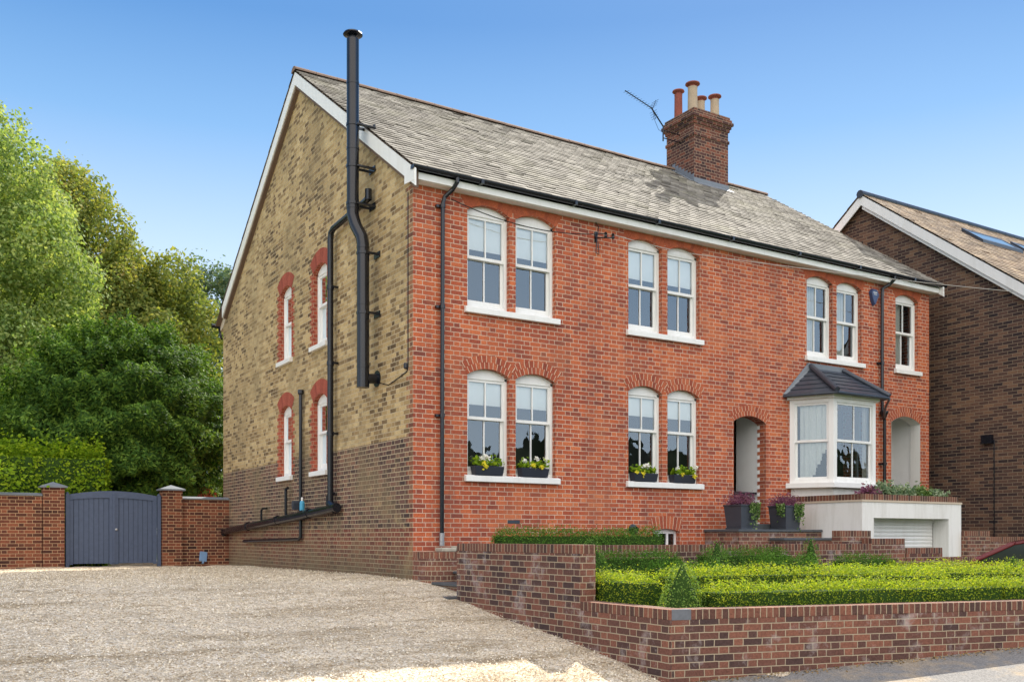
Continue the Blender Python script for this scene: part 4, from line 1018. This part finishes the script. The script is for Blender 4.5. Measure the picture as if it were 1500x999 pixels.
def cone(x, y, z0, z1, r, label, mat='leaf_cone', seed=0, dens=3400, size=.022):
    e = empty('topiary_cone', (x, y, z0), label, 'topiary', 'box topiary cones'); g = np.random.default_rng(seed); h = z1-z0
    n = int(3.1*r*math.hypot(r, h)*dens*1.3); t = 1-np.sqrt(g.random(n)); th = g.uniform(0, 6.283, n)
    rr = r*(1-t)**.68*(1+.07*np.sin(th*3+t*9))+.025+g.normal(0, .014, n); c = np.stack([x+rr*np.cos(th), y+rr*np.sin(th), z0+t*h+g.normal(0,.01,n)], 1)
    m = MB(); m.lathe((x,y,z0), [(r*.88,0),(r*.55,h*.42),(r*.22,h*.75),(.01,h*.93)], 14); m.build('twig_core', M['core'], e)
    leaves('foliage', c, np.stack([np.cos(th), np.sin(th), .5+0*th], 1), size, M[mat], e, .62, .7, seed)
wl = lambda s, o: Wp(s, -o)
hedge([(.27,-4.4),(.27,-5.42)], .40, -.47, -.85, 'leaf_box', 'box hedge along the low wall beside the drive, left of the big cone', seed=1)
hedge([wl(.66,.47), wl(4.5,.47), wl(8.5,.47)], .42, -.55, -.95, 'leaf_box', 'long clipped box hedge directly behind the front wall facing the pavement', seed=2)
hedge([(.5,-2.98),(2.8,-2.98)], .34, -.27, -.72, 'leaf_boxshade', 'straight shade coloured box hedge against the terrace wall, left part', seed=3)
hedge([(3.35,-2.98),(5.05,-2.98)], .34, -.245, -.72, 'leaf_boxshade', 'straight shade coloured box hedge against the terrace wall below the planters', seed=4)
hedge([(1.55,-3.85),(1.95,-4.05),(2.3,-4.4)], .36, -.365, -.82, 'leaf_boxshade', 'rounded shade coloured end of a box hedge left of centre in the parterre', seed=5)
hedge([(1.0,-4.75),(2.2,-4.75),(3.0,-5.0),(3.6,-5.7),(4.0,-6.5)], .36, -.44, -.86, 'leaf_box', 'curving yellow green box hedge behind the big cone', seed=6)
hedge([(3.45,-3.95),(4.15,-4.35)], .5, -.335, -.80, 'leaf_boxshade', 'broad shade coloured box hedge block in the middle of the parterre', seed=7)
hedge([(4.0,-4.7),(5.1,-4.9),(6.3,-5.9),(6.9,-7.0)], .38, -.46, -.86, 'leaf_box', 'bright box hedge arm right of the broad shade coloured block', seed=8)
hedge([(5.3,-3.85),(6.2,-4.05)], .38, -.325, -.78, 'leaf_boxshade', 'small shade coloured box hedge near the stepped wall', seed=9)
hedge([(5.9,-4.25),(7.1,-4.7),(8.0,-5.2)], .38, -.44, -.84, 'leaf_box', 'yellow green box hedge running right towards the parked car', seed=10)
hedge([(.15,-2.32),(3.02,-2.32)], .3, .06, -.42, 'leaf_boxshade', 'narrow clipped hedge on the terrace under the ground floor windows', seed=12)
cone(.40,-5.78,-.90,-.25,.28,'largest box cone at the corner of the front garden', seed=30)
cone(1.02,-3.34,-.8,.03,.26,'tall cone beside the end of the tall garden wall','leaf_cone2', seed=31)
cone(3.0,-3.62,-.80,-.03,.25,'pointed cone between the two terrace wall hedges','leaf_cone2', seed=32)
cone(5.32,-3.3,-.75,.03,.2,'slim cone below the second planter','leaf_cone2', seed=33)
cone(7.4,-5.35,-.80,-.29,.22,'small pale cone at the right edge in front of the car', seed=34)

# plants on the garage roof
for i, (x, y, w, h, mt) in enumerate(((9.0,-1.55,.22,.16,'heather'),(9.35,-1.6,.28,.26,'leaf_bed'),(9.95,-1.6,.3,.2,'leaf_bed'),(10.45,-1.6,.28,.2,'leaf_ivy'),(10.95,-1.6,.22,.15,'leaf_bed'))):
    g = np.random.default_rng(50+i); n = 900
    c = np.stack([x+g.normal(0, w*.5, n), y+g.normal(0, .08, n), .79+np.abs(g.normal(0, h*.45, n))], 1)
    lab = ['low purple leaved plant, leftmost on the garage parapet','tallest pale leaved plant on the garage parapet left corner','silvery leaved plant in the middle of the garage parapet','green leaved plant right of the middle on the garage parapet','small pale plant at the right end of the garage parapet'][i]
    leaves('parapet_plant', c, np.tile([-.2,-.6,.8],(n,1)), .075, M[mt], None, .5, .7, 60+i, label=lab, cat='plant', group='plants along the garage parapet')

# dead leaves blown against the foot of the front wall
g = np.random.default_rng(91); n = 900; ss = g.uniform(.1, 9, n); oo = np.abs(g.normal(0, .07, n))+.01
c = np.array([(*Wp(a, b), 0) for a, b in zip(ss, oo)]); c[:,2] = [zg(x, y)+.022 for x, y, _ in c]
leaves('fallen_leaves', c, np.tile([0,0,1.],(n,1)), .03, plain('dry_leaf', (.30,.20,.09), .9, .1, var=.5, scale=30), None, .6, .4, 92, label='dry leaves and crumbs along the foot of the front wall', kind='stuff')
# ------------------------------------------------------------------ trees behind
def tree(name, label, x, y, zb, blobs, n, size, mat, seed, trunk=.3, cat='tree', group=None, limbs=7, twigs=False, **kw):
    e = empty(name, (x, y, zb), label, cat, group); g = random.Random(seed); m = MB()
    zc = sum(b[2] for b in blobs)/len(blobs)
    m.tube([(x,y,zb),(x+.1,y,zb+(zc-zb)*.5),(x-.1,y,zc)], [trunk, trunk*.75, trunk*.4], 10)
    for i in range(limbs):
        b = g.choice(blobs); t = (b[0]+g.uniform(-.6,.6)*b[3], b[1]+g.uniform(-.6,.6)*b[4], b[2]+g.uniform(-.2,.8)*b[5]); s = zb+(zc-zb)*g.uniform(.4, 1)
        md = (x+(t[0]-x)*.5, y+(t[1]-y)*.5, s+(t[2]-s)*.4); m.tube([(x,y,s), md, t], [trunk*.4, trunk*.22, trunk*.06], 7)
    m.build('trunk', M['bark'], e)
    P, N = blob_points(blobs, n, seed, **kw)
    gg = np.random.default_rng(seed+90); P = P + gg.normal(0, .10, P.shape)*(1+2.0*(gg.random((len(P),1)) < .08))
    leaves('crown', P, N + np.array([0,0,.35]), size, M[mat], e, .62, .7, seed); return e
from math import sin, cos
def clumps(c, r, k, seed, rs=(.28,.42), squash=1.0, keep=None):
    """a crown made of many clumps over an ellipsoid"""
    g = random.Random(seed); out = [(c[0], c[1], c[2], r[0]*.72, r[1]*.72, r[2]*.72)]; i = 0
    while len(out) < k+1:
        i += 1; z = g.uniform(-.8, 1); th = g.uniform(0, 6.283); q = math.sqrt(1-z*z); s = g.uniform(*rs)*min(r)
        out.append((c[0]+q*cos(th)*r[0]*.78, c[1]+q*sin(th)*r[1]*.78, c[2]+z*r[2]*.78, s*1.05, s*1.05, s*squash))
    return out
tree('broadleaf_tree', 'tall pale green tree filling the left edge behind the wall', -6.2, 21.5, -.8, clumps((-6.3,21.5,7.6),(4.7,4.0,6.9),60,1,(.16,.38)) , 120000, .135, 'leaf_light', 1, .45, lump=.12, lf=1.6)
tree('broadleaf_tree', 'olive and orange tinged tree behind the pale green tree', -1.0, 33.5, -.8, clumps((-1.4,34,10.4),(4.8,4.2,6.6),44,2,(.18,.34)), 60000, .19, 'leaf_autumn', 2, .4, lump=.2, lf=1.2)
tree('broadleaf_tree', 'smaller olive tree between the orange tinged tree and the house', 3.6, 33, -.8, clumps((2.6,33.5,8.2),(3.8,3.8,5.2),38,3,(.18,.32)), 45000, .18, 'leaf_autumn', 3, .35, lump=.2, lf=1.2)
tree('broadleaf_tree', 'thin bluish green tree just left of the gable roof edge', 8.2, 43, -.8, clumps((8.6,43.5,9.2),(5.4,4.4,7.6),40,4,(.14,.28)), 30000, .21, 'leaf_blue', 4, .35, lump=.25, lf=1.1)
tree('conifer_tree', 'drooping grey green tree low at the left edge', -8.6, 19.0, -.8, clumps((-8.4,19.2,3.2),(3.4,2.6,4.2),24,6,(.26,.4)), 26000, .13, 'leaf_light', 6, .3, lump=.15, lf=1.6)
tree('broadleaf_tree', 'low pale green understorey tree behind the yew', -3, 27, -.8, clumps((-3,27.5,3.0),(5.5,3,4.0),30,8,(.24,.36)), 30000, .18, 'leaf_light', 8, .35, lump=.15, lf=1.4)
def bare_twigs():
    e = empty('bare_tree', (3.4,36,-.8), 'nearly bare grey branches rising above the olive trees', 'tree'); m = MB(); g = random.Random(9)
    m.tube([(3.4,36,-.8),(3.2,36,6),(3.0,36,10.5)], [.25,.15,.07], 8); m.build('trunk', M['bark'], e); m = MB()
    for i in range(14):
        s = Vector((3.1,36,7+g.uniform(0,3.3))); d = Vector((g.uniform(-1,1), g.uniform(-.5,.5), g.uniform(.5,1.2))).normalized()*g.uniform(1.8,3.2)
        m.tube([s, s+d*.5+Vector((0,0,.1)), s+d], [.05,.03,.01], 5)
        for k in range(3): t = s+d*g.uniform(.4,.9); m.tube([t, t+Vector((g.uniform(-1,1),0,g.uniform(.2,1)))*.8], [.02,.006], 4)
    m.build('branches', M['bark'], e)
bare_twigs()
# yew
def yew():
    e = empty('yew_tree', (-1.75,14.2,-.8), 'big rounded dark green yew behind the gates', 'tree'); m = MB()
    m.tube([(-1.75,14.4,-.8),(-1.7,14.4,2.5)], [.35,.2], 10)
    for a in range(9): m.tube([(-1.7,14.4,.2+a*.2),(-1.7+1.8*cos(a*2.4),14.4+1.6*sin(a*2.4),2.0+a*.35)], [.12,.03], 7)
    m.build('trunk', M['bark'], e)
    g = np.random.default_rng(40); n = 150000
    d = g.normal(0, 1, (n,3)); d /= np.linalg.norm(d, axis=1, keepdims=True); d[:,2] = np.where(d[:,2] < -.75, -d[:,2], d[:,2])
    th = np.arctan2(d[:,1], d[:,0]); el = np.arcsin(np.clip(d[:,2], -1, 1))
    lay = .09*np.sin(el*17+1.5*np.sin(th*5))+.06*np.sin(th*13+3*np.sin(el*9))+.05*np.sin(th*29+el*23)
    r = (1+lay*1.1-.16*g.random(n)**1.5)
    c = np.array([-1.75,14.4,2.5])+d*np.array([3.0,2.7,3.05])*r[:,None]
    m = MB(); m.lathe((-1.75,14.4,2.5), [(2.2*cos(R(a)), 2.45*sin(R(a))) for a in range(-80, 88, 12)], 20); m.build('inner_foliage', M['core'], e)
    leaves('crown', c, d+np.array([0,0,.6]), .13, M['leaf_yew'], e, .34, .5, 40)
yew()
# laurel hedge behind the wall
hedge([(-8.5,11.4),(-2.75,11.4)], .9, 1.88, -.8, 'leaf_laurel', 'bright yellow green laurel hedge rising behind the left gate wall', dens=900, size=.085, seed=41, name='laurel_hedge', group=None, rough=.13, sprig=1.5)
g = np.random.default_rng(44); n = 160
c = np.stack([g.normal(-5.3,.35,n), g.normal(10.05,.12,n), g.normal(1.28,.13,n)],1)
leaves('overhanging_branch', c, np.tile([0,-.3,1.],(n,1)), .12, M['leaf_laurel'], None, .6, .5, 44, label='leafy bright green branch tip overhanging the left gate wall', cat='branch')
P, N = blob_points([(.35,14.2,1.1,.9,.6,.65),(-.3,13.5,.9,.7,.5,.5)], 3500, 45); leaves('flowering_shrub', P, N, .10, M['leaf_laurel'], None, .6, .7, 45, label='light green shrub behind the short wall beside the house', cat='shrub')
P, N = blob_points([(.0,12.6,1.12,.26,.3,.2)], 500, 46); leaves('red_shrub', P, N, .07, M['leaf_red'], None, .6, .7, 46, label='pink red shrub showing above the short wall beside the house', cat='shrub')

# ------------------------------------------------------------------ car
def car():
    e = empty('parked_car', (10.2,-5.0,-1.5), 'dark red car parked on the garage drive, only its roof edge showing at the right', 'car')
    # profile along length u (0 rear .. 4.1 front), u runs towards -Y
    ang = R(-58); ux = Vector((math.cos(ang), math.sin(ang), 0)); sx = Vector((-ux.y, ux.x, 0)); O = Vector((8.30,-3.35,-1.44))
    def T(u, s, z): p = O+ux*u+sx*s; return (p.x, p.y, p.z+z)
    prof = [(0,.35),(.02,.75),(.12,.95),(.62,1.02),(1.3,1.36),(1.75,1.45),(2.3,1.46),(2.8,1.36),(3.35,.98),(4.1,.82),(4.3,.6),(4.3,.3),(3.6,.22),(.6,.22)]
    body = [(0,.35),(.02,.75),(.12,.93),(.5,.98),(3.35,.96),(4.1,.82),(4.3,.6),(4.3,.3),(3.6,.22),(.6,.22)]
    m = MB(); m.prism([T(u,0,z) for u, z in body], sx*1.7, taper=1.0); m.build('body', M['carpaint'], e, bevel=.06)
    roof = [(.62,1.02),(1.3,1.36),(1.75,1.45),(2.3,1.46),(2.8,1.36),(3.35,.98)]
    m = MB()
    for (a, b) in zip(roof, roof[1:]):
        for s0, s1 in ((.1,.18),(1.52,1.6)):
            q = [T(a[0],s0,a[1]),T(b[0],s0,b[1]),T(b[0],s0,b[1]-.06),T(a[0],s0,a[1]-.06)]; m.prism(q, sx*(s1-s0))
    for (a, b) in zip(roof[1:], roof[2:-1]): m.prism([T(a[0],.1,a[1]),T(b[0],.1,b[1]),T(b[0],.1,b[1]-.03),T(a[0],.1,a[1]-.03)], sx*1.5)
    m.prism([T(1.85,.1,.97),T(1.95,.1,.97),T(1.92,.1,1.44),T(1.84,.1,1.44)], sx*.04); m.build('roof', M['carpaint'], e, bevel=.02)
    m = MB()
    for s in (.13, 1.57): m.face([T(u,s,z-.02) for u, z in roof])
    m.face([T(.62,.18,1.0),T(.62,1.52,1.0),T(1.3,1.52,1.34),T(1.3,.18,1.34)]); m.face([T(3.35,.18,.96),T(3.35,1.52,.96),T(2.8,1.52,1.34),T(2.8,.18,1.34)])
    m.build('window', M['carglass'], e)
    m = MB(); m.prism([T(.8,.3,.6),T(3.1,.3,.6),T(3.0,.3,.98),(T(.9,.3,.98))], sx*1.1); m.build('seats', M['rubber'], e)
    for u in (.85, 3.45):
        for s in (-.01, 1.53):
            m = MB(); c = Vector(T(u,s,.31)); m.tube([c, c+sx*.19], .31, 24); w = m.build('wheel', M['rubber'], e)
            m = MB(); m.tube([c-sx*.005, c+sx*.195], .2, 18); m.build('rim', M['greymetal'], w)
car()

# ------------------------------------------------------------------ camera, light, world
cam = bpy.data.cameras.new('camera'); co = bpy.data.objects.new('camera', cam); col.objects.link(co)
co.location = (-6.68,-13.63,0); co.rotation_euler = (R(90), 0, -math.atan2(math.cos(R(58)), math.sin(R(58))))
cam.sensor_width = 36; cam.lens = 1407/1500*36; cam.shift_y = (786-499.5)/1500; cam.clip_start = .1; cam.clip_end = 2000
scene.camera = co
AZ, EL = R(40), R(43.2)          # sun azimuth counted from +X towards +Y, elevation
sun = bpy.data.lights.new('sun', 'SUN'); so = bpy.data.objects.new('sun', sun); col.objects.link(so)
sun.energy = 4.5; sun.angle = R(.5); sun.color = (1,.93,.80)
sv = Vector((cos(AZ)*cos(EL), sin(AZ)*cos(EL), sin(EL))); so.rotation_euler = sv.to_track_quat('Z', 'Y').to_euler(); so.location = (20,20,30)
wd = bpy.data.worlds.new('World'); scene.world = wd; wd.use_nodes = True; nt = wd.node_tree
sky = nt.nodes.new('ShaderNodeTexSky'); sky.sky_type = 'NISHITA'; sky.sun_disc = False
sky.sun_elevation = EL; sky.sun_rotation = R(90)-AZ; sky.air_density = 1.0; sky.dust_density = .3; sky.ozone_density = 2.0
def wn(t, **kw):
    x = nt.nodes.new(t); [setattr(x, k, v) for k, v in kw.items()]; return x
tc = wn('ShaderNodeTexCoord'); sp_ = wn('ShaderNodeSeparateXYZ'); nt.links.new(tc.outputs['Generated'], sp_.inputs[0])
cr = wn('ShaderNodeValToRGB'); nt.links.new(sp_.outputs[2], cr.inputs[0])
SKY = [(0,(.80,.88,.98)), (.12,(.77,.86,.97)), (.27,(.56,.73,.94)), (.38,(.22,.45,.78)), (.47,(.085,.27,.61)), (.7,(.05,.2,.52)), (1,(.05,.2,.55))]
while len(cr.color_ramp.elements) < len(SKY): cr.color_ramp.elements.new(.5)
for e, (p, c) in zip(cr.color_ramp.elements, SKY): e.position = p; e.color = (*c, 1)
# sky across the road brightened: added fill for the shaded front and panes
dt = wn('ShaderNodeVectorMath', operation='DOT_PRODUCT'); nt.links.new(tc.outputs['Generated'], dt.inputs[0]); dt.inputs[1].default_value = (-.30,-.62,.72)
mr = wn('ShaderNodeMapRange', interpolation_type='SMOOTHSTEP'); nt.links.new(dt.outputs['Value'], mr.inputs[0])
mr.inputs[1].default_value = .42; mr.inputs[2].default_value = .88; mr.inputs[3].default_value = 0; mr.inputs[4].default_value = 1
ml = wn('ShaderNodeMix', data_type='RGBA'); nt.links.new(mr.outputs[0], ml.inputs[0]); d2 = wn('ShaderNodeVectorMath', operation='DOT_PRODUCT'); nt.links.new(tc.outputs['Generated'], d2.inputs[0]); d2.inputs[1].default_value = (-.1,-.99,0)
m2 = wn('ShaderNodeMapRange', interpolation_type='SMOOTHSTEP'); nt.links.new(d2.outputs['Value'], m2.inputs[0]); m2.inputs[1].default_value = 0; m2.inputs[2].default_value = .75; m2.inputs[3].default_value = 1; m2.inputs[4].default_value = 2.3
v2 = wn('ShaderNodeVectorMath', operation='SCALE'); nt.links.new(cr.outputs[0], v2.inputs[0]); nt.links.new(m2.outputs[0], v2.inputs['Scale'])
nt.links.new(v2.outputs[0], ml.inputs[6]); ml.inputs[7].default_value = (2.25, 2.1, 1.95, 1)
sc_ = wn('ShaderNodeVectorMath', operation='SCALE'); nt.links.new(sky.outputs[0], sc_.inputs[0]); sc_.inputs['Scale'].default_value = .10
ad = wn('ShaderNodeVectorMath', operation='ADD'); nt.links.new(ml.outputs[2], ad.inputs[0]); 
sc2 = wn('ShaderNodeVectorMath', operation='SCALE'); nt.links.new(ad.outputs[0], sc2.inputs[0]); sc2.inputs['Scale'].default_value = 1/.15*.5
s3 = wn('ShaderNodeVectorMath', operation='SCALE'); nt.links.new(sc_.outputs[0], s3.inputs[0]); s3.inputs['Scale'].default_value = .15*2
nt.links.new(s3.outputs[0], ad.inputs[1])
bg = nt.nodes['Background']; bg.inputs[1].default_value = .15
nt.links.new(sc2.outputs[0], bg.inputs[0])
vs = scene.view_settings; vs.view_transform = 'Standard'; vs.look = 'None'; vs.exposure = 1.0; vs.gamma = 1
scene.render.engine = 'CYCLES'
scene.cycles.max_bounces = 8; scene.cycles.transparent_max_bounces = 16
